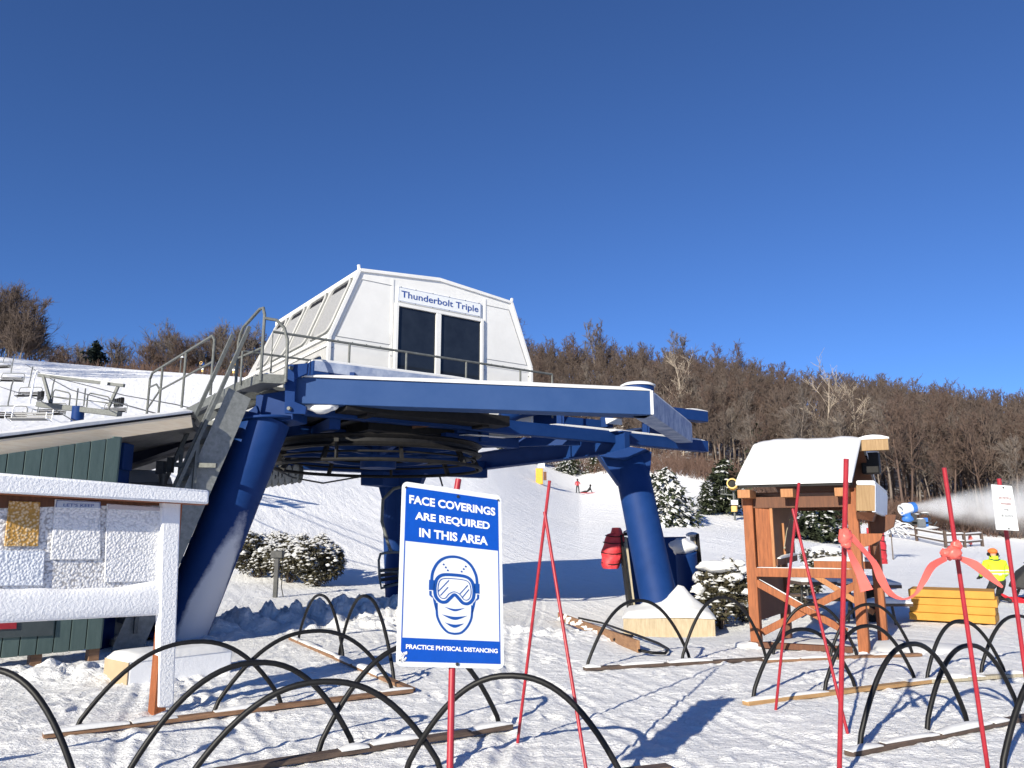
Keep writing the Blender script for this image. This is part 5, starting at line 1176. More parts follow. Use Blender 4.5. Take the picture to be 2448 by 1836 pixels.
part("track", RUBBER, sm_, lambda b: b.prism([SQ(-.1, -.2, .08), SQ(1.35, -.2, .08), SQ(1.6, -.2, .25), SQ(1.4, -.2, .42), SQ(0, -.2, .38), SQ(-.3, -.2, .2)], Vector((0, .4, 0))), bevel=.03)
for s_ in (-1, 1):
    sk = part("ski", REDP, sm_, lambda b: b.tube([SQ(-.35, s_*.45, .03), SQ(-1.2, s_*.45, .03), SQ(-1.5, s_*.45, .08), SQ(-1.68, s_*.45, .2)], [.05, .06, .055, .03], 6)); part("spindle", GALV_D, sk, lambda b: b.beam(SQ(-.8, s_*.45, .05), SQ(-.7, s_*.3, .4), .05, .05, Vector((1, 0, 0))))
part("windshield", M("smoked_screen", (.10, .11, .12), .2, var=.1), sm_, lambda b: b.prism([SQ(-.62, -.27, .9), SQ(-.62, .27, .9), SQ(-.32, .2, 1.22), SQ(-.32, -.2, 1.22)], Vector((.02, 0, .01))), bevel=.01)
part("handlebar", BLACKM, sm_, lambda b: b.tube([SQ(-.2, -.4, 1.12), SQ(-.22, -.25, 1.1), SQ(-.15, 0, 1.0), SQ(-.22, .25, 1.1), SQ(-.2, .4, 1.12)], .02, 8))
part("side_panel", REDP, sm_, lambda b: (b.prism([SQ(-.7, -.375, .3), SQ(-.15, -.36, .3), SQ(-.3, -.375, .52), SQ(-.75, -.365, .48)], Vector((0, -.015, 0))), b.box(SQ(.9, -.2, .55), (.25, .03, .06))), bevel=.006)
part("console", GALV, sm_, lambda b: b.obox(SQ(-.25, -.33, .72), (.1, .02, 0), (0, .02, 0), (0, 0, .05)), bevel=.01)

# ------------------------------------------------------------------ padded frame, rescue sled, spool behind the right column
fr = at(1580, 1425, 18.6); fr.z = tz(fr.x, fr.y)
pf = thing("timber_stand", fr, "open timber stand with blue panels leaning behind the right column", "stand")
L0, L1, R0, R1 = at(1514, 1432, 18.7), at(1492, 1280, 18.9), at(1672, 1442, 18.7), at(1655, 1278, 18.9)
L0.z = R0.z = fr.z
part("post", GREYWOOD, pf, lambda b: b.beam(L0, L1.lerp(L0, .02), .13, .1, Vector((1, 0, 0))), bevel=.006); part("post", GREYWOOD, pf, lambda b: b.beam(R0, R1.lerp(R0, .02), .13, .1, Vector((1, 0, 0))), bevel=.006)
part("dark_edge", BLACKM, pf, lambda b: (b.beam(L0-Vector((.09, 0, 0)), L1-Vector((.10, 0, 0)), .4, .05, Vector((1, 0, 0))), b.beam(R0+Vector((.09, 0, 0)), R1+Vector((.09, 0, 0)), .4, .05, Vector((1, 0, 0))), b.beam(L1+Z*.03, L1+(R1-L1)*.2+Z*.03, .3, .08)))
part("back_panel", BLUE, pf, lambda b: b.prism([L0+Vector((.1, .5, 0)), R0+Vector((-.1, .5, 0)), R1+Vector((-.05, .45, -.05)), L1+Vector((.1, .45, -.05))], Vector((0, .04, 0))))
part("snow_cap", CAP, pf, lambda b: (b.cap(L1+Z*.07, L1+(R1-L1)*.2+Z*.07, .3, .07, 1), b.blob(R1+Vector((0, 0, .0)), (.15, .15, .06), 3, .3, 2)))
spb = at(1632, 1375, 18.3); spt = at(1640, 1320, 18.0)
spl = thing("blue_drum", spb, "tilted blue drum with a thick cap of snow beside the right column", "drum")
part("barrel", BLUE, spl, lambda b: b.cyl(spb-Vector((-.12, 0, .5)), spt, .24, .24, 24)); part("snow_cap", CAP, spl, lambda b: b.blob(spt+Vector((-.05, .05, .12)), (.30, .28, .20), 8, .3, 1.6, 3))
rs = at(1466, 1310, 18.9)
sl_ = thing("rescue_sled", Vector((rs.x, rs.y, rs.z-.45)), "red tarp wrapped rescue sled stood on end against the timber stand", "sled", "red wrapped rescue sleds")
from mathutils import noise as mnoise
def sled_at(z):
    f = (z+.48)/.96; hw = .25*(1-.35*abs(2*f-.9)**3)*(1+.025*math.sin(f*22)); return -.06*math.cos(f*3), hw
def sled(b, c, s_=1):
    n, m = 30, 22; vs = []; fs = []
    for i in range(n+1):
        f = i/n; z = -.48+.96*f; hw = .25*(1-.35*abs(2*f-.9)**3)*(1+.025*math.sin(f*22)); ox = -.06*math.cos(f*3)
        if f > .84: hw *= .75; ox += .03
        for j in range(m): a = 2*math.pi*j/m; kn = 1+.16*mnoise.noise(Vector((math.cos(a)*1.6, math.sin(a)*1.6, f*5.5)))+.05*mnoise.noise(Vector((math.cos(a)*5, math.sin(a)*5, f*16))); vs.append(c+s_*Vector((ox+hw*kn*math.cos(a), .22*kn*math.sin(a), 0))+Z*z*s_)
    for i in range(n): fs += [(i*m+j, i*m+(j+1) % m, (i+1)*m+(j+1) % m, (i+1)*m+j) for j in range(m)]
    fs += [list(range(m)), list(range(n*m, n*m+m))]; b.add(vs, fs)
part("tarp", REDTARP, sl_, lambda b: sled(b, rs))
part("strap", BLACKM, sl_, lambda b: [b.tube([rs+Vector((sled_at(z)[0]+(sled_at(z)[1]+.008)*math.cos(a), (.228)*math.sin(a), z+.02*math.cos(a*2))) for a in np.linspace(0, 2*math.pi, 20)[:-1]], .011, 6, closed=True) for z in (-.36, -.12, .12, .28)])
part("frame", GALV_D, sl_, lambda b: (b.beam(rs+Vector((.24, 0, -.45)), rs+Vector((.2, 0, .3)), .06, .1, Vector((1, 0, 0))), b.tube([rs+Vector((.25, 0, -.45)), rs+Vector((.3, 0, -.85))], .03, 6)))
c2 = copy_tree(sl_); c2['label'] = "red wrapped rescue sled standing behind the booth's right rear post"; p2 = at(2096, 1300, 21.5); c2.location = Vector((p2.x, p2.y, p2.z-.5)); c2.rotation_euler = (0, 0, 1.2)

# small post in front of the shrubs
dpst = gz(657, 1438); ds_ = thing("post_with_box", dpst, "short dark post with a box head in front of the snowy shrubs", "post")
part("post", GALV_D, ds_, lambda b: b.beam(dpst-Z*.1, dpst+Z*.95, .10, .10, Vector((1, 0, 0))), bevel=.006); part("head", GALV_D, ds_, lambda b: b.box(dpst+Z*1.03, (.15, .09, .09)), bevel=.02)
part("wire", RUBBER, ds_, lambda b: b.tube([dpst+Vector((.13, 0, .98)), dpst+Vector((.15, 0, .6)), dpst+Vector((.14, 0, .25)), dpst+Vector((.2, 0, .01))], .012, 6))

# ------------------------------------------------------------------ lift chairs, haul rope, tower 1
def chair_parts(root, frost=False, bub=0):
    tm_ = SMOOTHRIME if frost else GALV
    o = root.location
    part("seat", FROSTW if frost else BLACKM, root, lambda b: [b.obox(o+Vector((0, -.05-.09*i, .02*i)), (.82, 0, 0), (0, .035, 0), (0, 0, .02)) for i in range(4)], bevel=.006)
    part("backrest", FROSTW if frost else BLACKM, root, lambda b: [b.obox(o+Vector((0, .06, .12+.10*i)), (.82, 0, 0), (0, .015, 0), (0, 0, .035)) for i in range(3)])
    def fr_(b):
        for s_ in (-1, 1): b.tube([o+Vector((s_*.88, -.4, .05)), o+Vector((s_*.88, 0, -.05)), o+Vector((s_*.88, .05, .2)), o+Vector((s_*.88, .08, .55)), o+Vector((s_*.8, .08, .68)), o+Vector((s_*.5, .08, .70))], .028, 7); b.tube([o+Vector((s_*.88, .05, .32)), o+Vector((s_*.88, -.38, .3)), o+Vector((s_*.88, -.42, .1))], .02, 6)
        b.tube([o+Vector((-.55, .08, .70)), o+Vector((.55, .08, .70))], .028, 7)
    part("frame", tm_, root, fr_)
    part("hanger", tm_, root, lambda b: b.tube([o+Vector((-.2, .08, .70)), o+Vector((-.25, .15, .9)), o+Vector((-.3, .3, 1.4)), o+Vector((-.28, .3, 1.9)), o+Vector((-.1, .12, 2.15)), o+Vector((0, 0, 2.2))], .038, 8))
CG = "triple chairs hanging on the lift line"
cw = [((29, 912), 62, "black lift chair high on the slope above the shed roof, farthest left"), ((70, 948), 55, "black lift chair hanging left of tower one"), ((22, 1000), 42, "black seat lift chair low at the left border above the shed roof"), ((121, 992), 45, "black lift chair under tower one's left sheaves"), ((8, 880), 85, "farthest lift chair, a dark bar at the left border"), ((275, 985), 60, "lift chair half hidden behind tower one's catwalk")]
proto = None
for (px, py), Y_, lab in cw:
    p = at(px, py, Y_)
    if proto is None: proto = thing("lift_chair", p, lab, "lift chair", CG); chair_parts(proto); o_ = proto
    else: o_ = copy_tree(proto); o_['label'] = lab; o_.location = p
    o_.rotation_euler = (0, 0, rng.uniform(-.15, .25))
p = at(74, 1005, 33.); wc = thing("lift_chair", p, "snow whitened lift chair just above the shed roof with a curved white hanger", "lift chair", CG); chair_parts(wc, True)
p = at(950, 1395, 18.2); nc = thing("lift_chair", p, "parked lift chair half hidden behind the mask sign's left edge", "lift chair", CG); chair_parts(nc); nc.rotation_euler = (0, 0, R(75))
# tower 1
tp = at(190, 973, 32.); tw = thing("lift_tower", Vector((tp.x, tp.y, tz(tp.x, tp.y))), "lift tower one with a grey crossarm, catwalk and blue shaft above the shed roof", "lift tower")
A_, B_ = at(92, 967, 32.4), at(286, 990, 31.6); top0, top1 = at(92, 897, 32.4), at(297, 922, 31.6)
part("shaft", BLUE, tw, lambda b: b.cyl(Vector((at(188, 980, 32).x, 32, tz(tp.x, tp.y)-.2)), at(188, 972, 32), .26, .24, 20))
part("crossarm", GALV, tw, lambda b: b.beam(A_, B_, .30, .22), bevel=.01)
part("lifting_frame", GALV, tw, lambda b: (b.beam(top0, top1, .12, .14), b.beam(at(103, 898, 32.3), at(121, 963, 32.3), .11, .11, Vector((1, 0, 0))), b.beam(at(283, 922, 31.7), at(260, 972, 31.7), .11, .11, Vector((1, 0, 0)))), bevel=.006)
def tr(b):
    for x0, x1 in ((124, 165), (207, 260)):
        p0, p1 = at(x0, 965+(x0-124)*.1, 32.4), at(x1, 968+(x1-124)*.1, 32.2); b.tube([p0, p0+Z*.5, p0+(p1-p0)*.1+Z*.62, p1-(p1-p0)*.1+Z*.58, p1+Z*.48, p1], .03, 7); b.tube([p0+Z*.3, p1+Z*.3], .02, 6)
    for px in (182, 200): p0 = at(px, 970, 32.1); b.tube([p0, p0+Z*.75], .03, 6)
    b.tube([at(110, 946, 32.4), at(285, 966, 31.7)], .02, 6)
part("catwalk_rail", GALV, tw, tr)
nbp = at(249, 915.5, 31.55); n1 = part("number_board", SIGNW, tw, lambda b: b.box(nbp, (.13, .015, .085))); text_mb("1", nbp+Vector((0, -.016, -.055)), (1, 0, 0), Z, .16, .02, 1).build("lettering", LETD, n1, smooth=0)
for q in ((96, 957), (283, 972)):
    c = at(*q, 32.0); st = part("sheave_train", GALV_D, tw, lambda b: b.beam(c-TU*.9-Z*.05, c+TU*.9+Z*.15, .08, .14))
    for i in range(4): d = c+TU*(-.75+.5*i)+Z*(.12+.05*i); part("sheave_wheel", BLACKM, st, lambda b: b.cyl(d-TV*.06, d+TV*.06, .17, .17, 14))
part("snow_cap", CAP, tw, lambda b: (b.cap(top0+Z*.07, top1+Z*.07, .12, .03, 1),))
ropeL = [at(60, 870, 70), at(96, 892, 40), at(170, 932, 31.5), at(296, 967, 24.5), at(415, 1000, 19.5), at(668, 1120, 16.6)]
rp = thing("haul_rope", ropeL[2], "steel haul rope running from the bullwheel up past tower one", "rope")
def rope_fn(off):
    def f(b): b.tube([p+Vector((0, 0, off*0)) for p in ropeL], .02, 6)
    return f
part("strand", GALV_D, rp, rope_fn(0)); part("strand", GALV_D, rp, lambda b: b.tube([at(-60, 905, 60), at(92, 955, 32.4), at(170, 1003, 27), at(330, 1060, 21.), at(640, 1113, 17.2), at(700, 1142, 17.2), at(772, 1155, 17.2), at(860, 1140, 17.)], .02, 6))
part("strand", GALV_D, rp, lambda b: b.tube([at(120, 900, 31.7), at(210, 922, 30), at(296, 945, 26), at(420, 967, 21), at(560, 1000, 17.5)], .018, 6))
# ------------------------------------------------------------------ snow guns
def gun_tower(p, label, scale=1., mat_=GUNYEL, pad=PALEY):
    t = thing("snow_gun_tower", p, label, "snow gun", "fan snow guns on posts"); o = p; s_ = scale
    part("post", GALV, t, lambda b: b.cyl(o-Z*.3, o+Z*2.6*s_, .09*s_, .09*s_, 10))
    dr = part("drum", mat_, t, lambda b: b.disc_lathe(o+Vector((-.15, -.35, 3.1))*s_, Vector((-.35, -1, .15)), [(.36*s_, -.45*s_), (.44*s_, -.4*s_), (.42*s_, .45*s_), (.38*s_, .5*s_)], 22)); part("rim", PALEY, dr, lambda b: b.disc_lathe(o+Vector((-.31, -.80, 3.17))*s_, Vector((-.35, -1, .15)), [(.36*s_, -.04*s_), (.46*s_, -.04*s_), (.46*s_, .05*s_), (.36*s_, .05*s_)], 22)); part("fan_guard", BLACKM, dr, lambda b: b.disc_lathe(o+Vector((-.25, -.62, 3.15))*s_, Vector((-.35, -1, .15)), [(.01, 0), (.37*s_, 0), (.37*s_, .03*s_), (.01, .06*s_)], 20))
    part("cradle", GALV, t, lambda b: (b.beam(o+Z*2.6*s_, o+Vector((-.1, -.2, 2.85))*s_, .5*s_, .12*s_), [b.beam(o+Vector((-1.1+.16*i, 0, 2.3))*s_, o+Vector((-1.1+.16*i, 0, 3.0))*s_, .03, .03, Vector((1, 0, 0))) for i in range(4)], b.beam(o+Vector((-1.15, 0, 2.3))*s_, o+Vector((.1, 0, 2.2))*s_, .1, .08)))
    part("control_box", SIGNW, t, lambda b: b.box(o+Vector((-.02, -.2, 1.55))*s_, (.28*s_, .16*s_, .21*s_)), bevel=.02)
    part("post_pad", pad, t, lambda b: b.cyl(o+Vector((-.02, -.05, .75))*s_, o+Vector((-.02, -.05, 1.25))*s_, .27*s_, .27*s_, 14))
    return t
g0 = at(1757, 1243, 62); g0.z = tz(g0.x, g0.y)
gt = gun_tower(g0, "yellow fan snow gun on a post in front of the evergreen left of the booth", .9)
for px, py, Y_, sc, lab, m_ in ((484, 895, 140, .75, "blue topped snow gun on the crest seen through the stair rails", GUNBLUE), (558, 905, 138, .85, "yellow snow gun on the crest just left of the landing", GUNYEL)):
    q = at(px, py, Y_); q.z = tz(q.x, q.y); c_ = copy_tree(gt); c_.location = q; c_.scale = (sc,)*3; c_['label'] = lab
    for ch in c_.children:
        if ch.name.startswith('drum') and m_ is not GUNYEL: ch.data = ch.data.copy(); ch.data.materials[0] = m_
q = at(432, 872, 138); q.z = tz(q.x, q.y); lpo = thing("lamp_post", q, "thin lamp post standing on the crest behind the stair rail", "lamp post")
part("pole", GALV, lpo, lambda b: b.cyl(q-Z*.5, q+Z*3.0, .1, .08, 8)); part("lamp_head", SIGNW, lpo, lambda b: b.box(q+Z*3.05, (.35, .2, .12)))
q = at(76, 853, 146); q.z = tz(q.x, q.y); bz = thing("orange_barrier", q, "small orange barrier on the crest under the bare trees at the left", "barrier")
part("net", ORANGE, bz, lambda b: b.box(q+Z*.9, (2.2, .1, .5))); part("posts", CEDARD, bz, lambda b: [b.beam(q+Vector((x, 0, -.2)), q+Vector((x, 0, 3.4)), .16, .16, Vector((1, 0, 0))) for x in (-1.2, -.4, .6, 1.8)]); part("snow_cap", CAP, bz, lambda b: b.blob(q+Z*.25, (3, .8, .4), 3, .3))
# blue snow machine inside a rail fence, right
g1 = at(2175, 1262, 66); g1.z = tz(g1.x, g1.y); bgm = thing("snow_machine", g1, "white and blue fan snow machine blowing snow behind a rail fence", "snow machine")
def G(x, y, z): return g1+Vector((x, y, z))
dr = part("drum", SIGNW, bgm, lambda b: b.disc_lathe(G(-.2, 0, 2.9), Vector((1, .15, .2)), [(.55, -.9), (.72, -.85), (.66, .8), (.58, .9)], 24))
part("blue_ring", GUNBLUE, dr, lambda b: (b.disc_lathe(G(.5, .1, 3.04), Vector((1, .15, .2)), [(.6, -.1), (.76, -.1), (.72, .5), (.6, .5)], 24),)); part("blue_base", GUNBLUE, bgm, lambda b: (b.blob(G(-.1, 0, 1.6), (.85, .5, .6), 2, .2, 2), b.box(G(-.4, -.1, 2.2), (.5, .3, .25)))); part("blue_motor", GUNBLUE, bgm, lambda b: b.box(G(2.2, 0, 1.1), (.25, .3, .6)), bevel=.03)
part("carriage", GALV_D, bgm, lambda b: (b.box(G(.6, 0, 1.5), (.35, .3, .75)), b.box(G(1.1, .2, 1.0), (1.8, .5, .12)), b.tube([G(2, 0, .4), G(3.2, 0, .5), G(3.8, 0, 1.2)], .08, 6), b.disc_lathe(G(2.3, .3, 1.6), Vector((0, 1, 0)), [(.7, -.05), (.8, -.05), (.8, .05), (.7, .05)], 20)))
part("cabinet", TRAMP, bgm, lambda b: b.box(G(1.4, -.4, 1.0), (.5, .3, .5)), bevel=.03)
part("snow_cap", CAP, bgm, lambda b: (b.blob(G(-.3, 0, 3.55), (.6, .5, .16), 4, .2), b.blob(G(1.0, 0, 2.2), (.5, .35, .1), 5, .2), b.blob(G(1.4, -.3, 1.55), (.55, .35, .1), 6, .2), b.blob(G(2.4, .2, .4), (1.5, .6, .25), 7, .3), b.blob(G(2.4, .3, 2.4), (.6, .15, .08), 8, .2)))
bgm.scale = (.62,)*3
fn = thing("rail_fence", G(1.5, -1.6, 0), "low snowy split rail fence round the snow machine", "fence")
fpts = [at(2130, 1295, 60), at(2193, 1303, 58), at(2262, 1312, 54), at(2307, 1310, 55), at(2349, 1306, 57)]
for p in fpts: p.z = tz(p.x, p.y)
for p in fpts: part("fence_post", PLANKD, fn, lambda b: b.beam(p-Z*.3, p+Z*(1.15 if p is not fpts[0] else 1.5), .16, .16, Vector((1, 0, 0))))
for i in range(len(fpts)-1):
    for h_ in (.35, .85): rl_ = part("rail", PLANKD, fn, lambda b: b.beam(fpts[i]+Z*h_, fpts[i+1]+Z*(h_+.05), .09, .12)); part("snow_cap", CAP, rl_, lambda b: b.cap(fpts[i]+Z*(h_+.06), fpts[i+1]+Z*(h_+.11), .11, .09, i))
q = at(2320, 1296, 56); of = thing("orange_flag", q, "orange marker flag tied on the rail fence", "flag"); part("cloth", PINK, of, lambda b: b.prism([q+Vector((-.14, 0, -.1)), q+Vector((.1, 0, -.2)), q+Vector((.18, 0, .3)), q+Vector((.05, 0, .62)), q+Vector((-.1, 0, .4))], Vector((0, .03, 0)))); part("stick", CEDARD, of, lambda b: b.cyl(q+Vector((.0, .05, -1)), q+Vector((0, .05, .6)), .03))
# yellow lift padding posts by the forest
q = at(1292, 1146, 92); q.z = tz(q.x, q.y); yb = thing("padded_post", q, "yellow padded post with a white box at the forest border beyond the bullwheel", "post"); part("pad", GUNYEL, yb, lambda b: b.prism([q+Vector((-.55, -.2, 0)), q+Vector((.3, -.2, 0)), q+Vector((.3, .3, 0)), q+Vector((-.55, .3, 0))], Z*1.9), bevel=.08); part("box", SIGNW, yb, lambda b: b.box(q+Vector((.1, 0, 2.2)), (.4, .3, .3))); part("rear_pad", RUST, yb, lambda b: b.box(q+Vector((.55, .2, 1.0)), (.18, .25, .5)))
# two far skiers
q = at(1381, 1178, 100); q.z = tz(q.x, q.y); sk1 = thing("person", q, "skier in a red jacket standing on the far slope", "person")
JJ = [(0, 0, .95, .16, .13), (0, 0, 1.2, .18, .13), (0, 0, 1.42, .14, .1), (0, 0, 1.52, .07), (0, 0, 1.64, .11), (0, 0, 1.72, .09), (-.2, 0, 1.4, .08), (-.3, -.05, 1.15, .07), (-.28, -.2, .98, .06), (.2, 0, 1.4, .08), (.3, -.05, 1.15, .07), (.33, -.25, 1.1, .06), (-.1, 0, .88, .1), (-.13, -.04, .5, .085), (-.15, 0, .1, .07), (.1, 0, .88, .1), (.15, -.04, .5, .085), (.18, 0, .1, .07), (-.15, -.15, .06, .06), (.18, -.15, .06, .06)]
EE = [(0, 1), (1, 2), (2, 3), (3, 4), (4, 5), (2, 6), (6, 7), (7, 8), (2, 9), (9, 10), (10, 11), (0, 12), (12, 13), (13, 14), (0, 15), (15, 16), (16, 17), (14, 18), (17, 19)]
skin_mesh("body", JJ, EE, [BLACKF, REDF], sk1, sub=1, colour=lambda c: 1 if .95 < c.z < 1.5 else 0)
part("helmet", BLACKM, sk1, lambda b: b.blob(q+Z*1.70, (.13, .14, .12), 1, .05, 2, 2)); part("skis", BLACKM, sk1, lambda b: (b.box(q+Vector((-.2, 0, .03)), (.06, .8, .025)), b.box(q+Vector((.2, .1, .03)), (.06, .8, .025))))
q = at(1408, 1180, 97); q.z = tz(q.x, q.y); sk2 = thing("person", q, "person in dark clothes sitting fallen on the far slope beside the red skier", "person")
J2 = [(0, 0, .2, .2, .18), (.1, 0, .5, .22, .16), (.16, 0, .72, .16, .12), (.18, 0, .84, .08), (.2, 0, .96, .13), (.2, 0, 1.06, .1), (.1, -.2, .7, .09), (-.15, -.25, .45, .07), (-.3, -.2, .12, .06), (.2, .2, .7, .09), (.3, .25, .4, .07), (.45, .25, .1, .06), (-.5, -.12, .28, .12), (-1.1, -.15, .1, .08), (-.5, .12, .25, .12), (-1.05, .18, .1, .08)]
skin_mesh("body", J2, [(0, 1), (1, 2), (2, 3), (3, 4), (4, 5), (2, 6), (6, 7), (7, 8), (2, 9), (9, 10), (10, 11), (0, 12), (12, 13), (0, 14), (14, 15)], [BLACKF], sk2, sub=1)
part("helmet", BLACKM, sk2, lambda b: b.blob(q+Vector((.2, 0, 1.03)), (.14, .15, .13), 1, .05, 2, 2)); part("snowboard", REDP, sk2, lambda b: b.obox(q+Vector((.5, -.3, .06)), (1.6, .1, 0), (0, .15, 0), (0, 0, .03)))
# ------------------------------------------------------------------ plants
def segs_mesh(segs, n=3):
    S = np.array([[*a, *b] for a, b, _, _ in segs], float); r0 = np.array([s[2] for s in segs]); r1 = np.array([s[3] for s in segs])
    a, b = S[:, :3], S[:, 3:]; t = b-a; t /= np.linalg.norm(t, axis=1, keepdims=True)+1e-9
    h = np.where(np.abs(t[:, 2:3]) > .9, np.array([[1, 0, 0.]]), np.array([[0, 0, 1.]])); u = np.cross(t, h); u /= np.linalg.norm(u, axis=1, keepdims=True)+1e-9; v = np.cross(t, u)
    V = []; 
    for p, r in ((a, r0), (b, r1)):
        for j in range(n):
            c, s = math.cos(2*math.pi*j/n), math.sin(2*math.pi*j/n); V.append(p+(u*c+v*s)*r[:, None])
    V = np.stack(V, 1).reshape(-1, 3); k = np.arange(len(segs))[:, None]*2*n
    F = np.concatenate([np.stack([k[:, 0]+j, k[:, 0]+(j+1) % n, k[:, 0]+n+(j+1) % n, k[:, 0]+n+j], 1) for j in range(n)])
    return V, F
def limb(segs, p, d, L, r, n, q, wob=.18, up=.08, r_end=.35):
    pts = [p]; d = d.normalized()
    for i in range(n):
        d = (d+Vector((q.gauss(0, wob), q.gauss(0, wob), q.gauss(0, wob)+up))).normalized(); e = p+d*(L/n)
        ra, rb = r*(1-(1-r_end)*i/n), r*(1-(1-r_end)*(i+1)/n); segs.append((tuple(p), tuple(e), ra, rb)); p = e; pts.append(p)
    return pts, d
def bare_tree(seed, H, dens=1., spread=.32, clear=.35, tw=.022, r0=.011, up0=.55):
    q = random.Random(seed); T = []; C = []
    pts, _ = limb(T, Vector((0, 0, -.4)), Vector((q.gauss(0, .03), q.gauss(0, .03), 1)), H*.93, H*r0, 12, q, .045, .05, .16)
    nb = int(17*dens)
    for i in range(nb):
        f = clear+(.98-clear)*(i+q.random()*.8)/nb; k = min(11, int(f*12)); p = pts[k].lerp(pts[k+1], f*12-k) if k < 12 else pts[-1]
        a = i*2.4+q.random(); el = up0+.40*f+q.gauss(0, .12); d = Vector((math.cos(a)*math.cos(el), math.sin(a)*math.cos(el), math.sin(el)))
        L = H*spread*(1.25-.75*f)*(.75+.5*q.random()); rb = H*r0*.42*(1.1-.75*f)
        bp, bd = limb(C, p, d, L, rb, 4, q, .16, .10, .3)
        for j in range(int(5*dens)+1):
            ff = .25+.75*q.random(); kk = min(3, int(ff*4)); pp = bp[kk].lerp(bp[kk+1], ff*4-kk)
            d2 = (bd+Vector((q.gauss(0, .65), q.gauss(0, .65), q.gauss(.15, .4)))).normalized(); L2 = L*(.22+.4*q.random())
            sp_, sd = limb(C, pp, d2, L2, max(tw*1.1, rb*.35), 2, q, .16, .12, .6)
            for m in range(int(4*dens)+1):
                d3 = (sd+Vector((q.gauss(0, .6), q.gauss(0, .6), q.gauss(.15, .4)))).normalized(); s0 = sp_[0].lerp(sp_[-1], .2+.8*q.random()); L3 = L2*(.3+.5*q.random())
                e = s0+d3*L3; C.append((tuple(s0), tuple(e), tw, tw*.55))
    return T, C
FG = "bare trees of the wood at the foot of the ski slope"
def proto_tree(seed, H, mat_, tm2=True, **kw):
    T, C = bare_tree(seed, H, **kw); r = bpy.data.objects.new("bare_tree", None); COL.objects.link(r)
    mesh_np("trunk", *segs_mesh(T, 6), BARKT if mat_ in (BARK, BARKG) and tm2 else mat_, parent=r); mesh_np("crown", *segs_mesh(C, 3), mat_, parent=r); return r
protos = [proto_tree(100+i, 1.0*H, [BARK, BARKR, BARKG, BARK, BARKR, BARK, BARKR, BARKG][i], dens=1.15, tw=.024, spread=.23, up0=.70, clear=.42, r0=.0125) for i, H in enumerate((11.5, 12.6, 10.8, 12, 13, 10, 11.4, 12.3))]
used = set()
def edge_d(px): return float(np.interp(math.degrees(math.atan((px-1224)/FPX)), EDGE_A, EDGE_D))
spots = []
q = random.Random(77)
for i in range(262):
    px = q.uniform(1120, 2540); d = edge_d(px)+2+abs(q.gauss(0, 1))*17+q.random()*22
    a = math.atan((px-1224)/FPX); spots.append((d*math.sin(a), d*math.cos(a), q.uniform(.62, 1.0) if d < edge_d(px)+30 else q.uniform(.8, 1.1)))
for i in range(10):          # skyline trees, tall and thin
    px = q.uniform(1230, 2000); d = q.uniform(185, 205); a = math.atan((px-1224)/FPX); spots.append((d*math.sin(a), d*math.cos(a), q.uniform(1.15, 1.5)))
for i, (x, y, s) in enumerate(spots):
    k = i % 8; o = protos[k] if k not in used else copy_tree(protos[k]); used.add(k)
    o.location = (x, y, tz(x, y)); o.rotation_euler = (0, 0, q.uniform(0, 6.28)); o.scale = (s*q.uniform(.9, 1.15), s*q.uniform(.9, 1.15), s)
    tag(o, "bare brown deciduous tree standing in the dense wood right of the slope", "tree", FG)
# the two pale trees that stand out
for px, Y_, top, lab, sd_n in ((1998, 88, 880, "pale barked bare tree with forked white limbs rising behind the booth's red pole", 301), (2055, 90, 920, "second pale barked bare tree, right of the booth's ridge beam", 302), (1640, 112, 840, "tall grey bare tree standing above the wood right of the terminal", 303)):
    x = at(px, 1250, Y_).x; zb = tz(x, Y_); H = at(px, top, Y_).z-zb; o = proto_tree(sd_n, H, BARKL, dens=.8, tw=.022, spread=.30, clear=.25, r0=.009); o.location = (x, Y_, zb); tag(o, lab, "tree")
# deep wood beyond: too many trunks to count
rest = []; qq = random.Random(5)
TT = [bare_tree(400+i, 11.5, dens=.95, tw=.034, spread=.24, up0=.75, r0=.013) for i in range(4)]; TM = [segs_mesh(t+c, 3) for t, c in TT]
Vs, Fs, k0 = [], [], 0
for i in range(1400):
    px = qq.uniform(1080, 2620); a = math.atan((px-1224)/FPX); d = edge_d(px)+12+qq.random()**.8*(225-edge_d(px)); x, y = d*math.sin(a), d*math.cos(a)
    V0, F0 = TM[i % 4]; th = qq.uniform(0, 6.28); s = qq.uniform(.75, 1.1); c, s_ = math.cos(th)*s, math.sin(th)*s
    P = np.stack([V0[:, 0]*c-V0[:, 1]*s_+x, V0[:, 0]*s_+V0[:, 1]*c+y, V0[:, 2]*s+tz(x, y)], 1); Vs.append(P); Fs.append(F0+k0); k0 += len(P)
fo_ = mesh_np("deep_wood", np.concatenate(Vs), np.concatenate(Fs), BARK); fo_['kind'] = 'stuff'; tag(fo_, "dense bare brown wood covering the hillside behind the nearer trees", "wood")
# thicket along the wood's border
segs = []
for i in range(1900):
    px = qq.uniform(1090, 2560); a = math.atan((px-1224)/FPX); d = edge_d(px)-1+abs(qq.gauss(0, 1))*9; x, y = d*math.sin(a), d*math.cos(a); z = tz(x, y)
    for j in range(5):
        dd = Vector((qq.gauss(0, .45), qq.gauss(0, .45), 1)).normalized(); L = qq.uniform(.7, 2.6); p = Vector((x+qq.gauss(0, .3), y, z-.1)); e = p+dd*L; segs.append((tuple(p), tuple(e), .03, .015))
        for m in range(2):
            s0 = p.lerp(e, qq.uniform(.3, .9)); e2 = s0+Vector((qq.gauss(0, .5), qq.gauss(0, .5), .6))*L*.35; segs.append((tuple(s0), tuple(e2), .018, .01))
tk = mesh_np("thicket", *segs_mesh(segs, 3), BRUSH); tk['kind'] = 'stuff'; tag(tk, "brown leafless thicket along the border of the wood", "thicket")
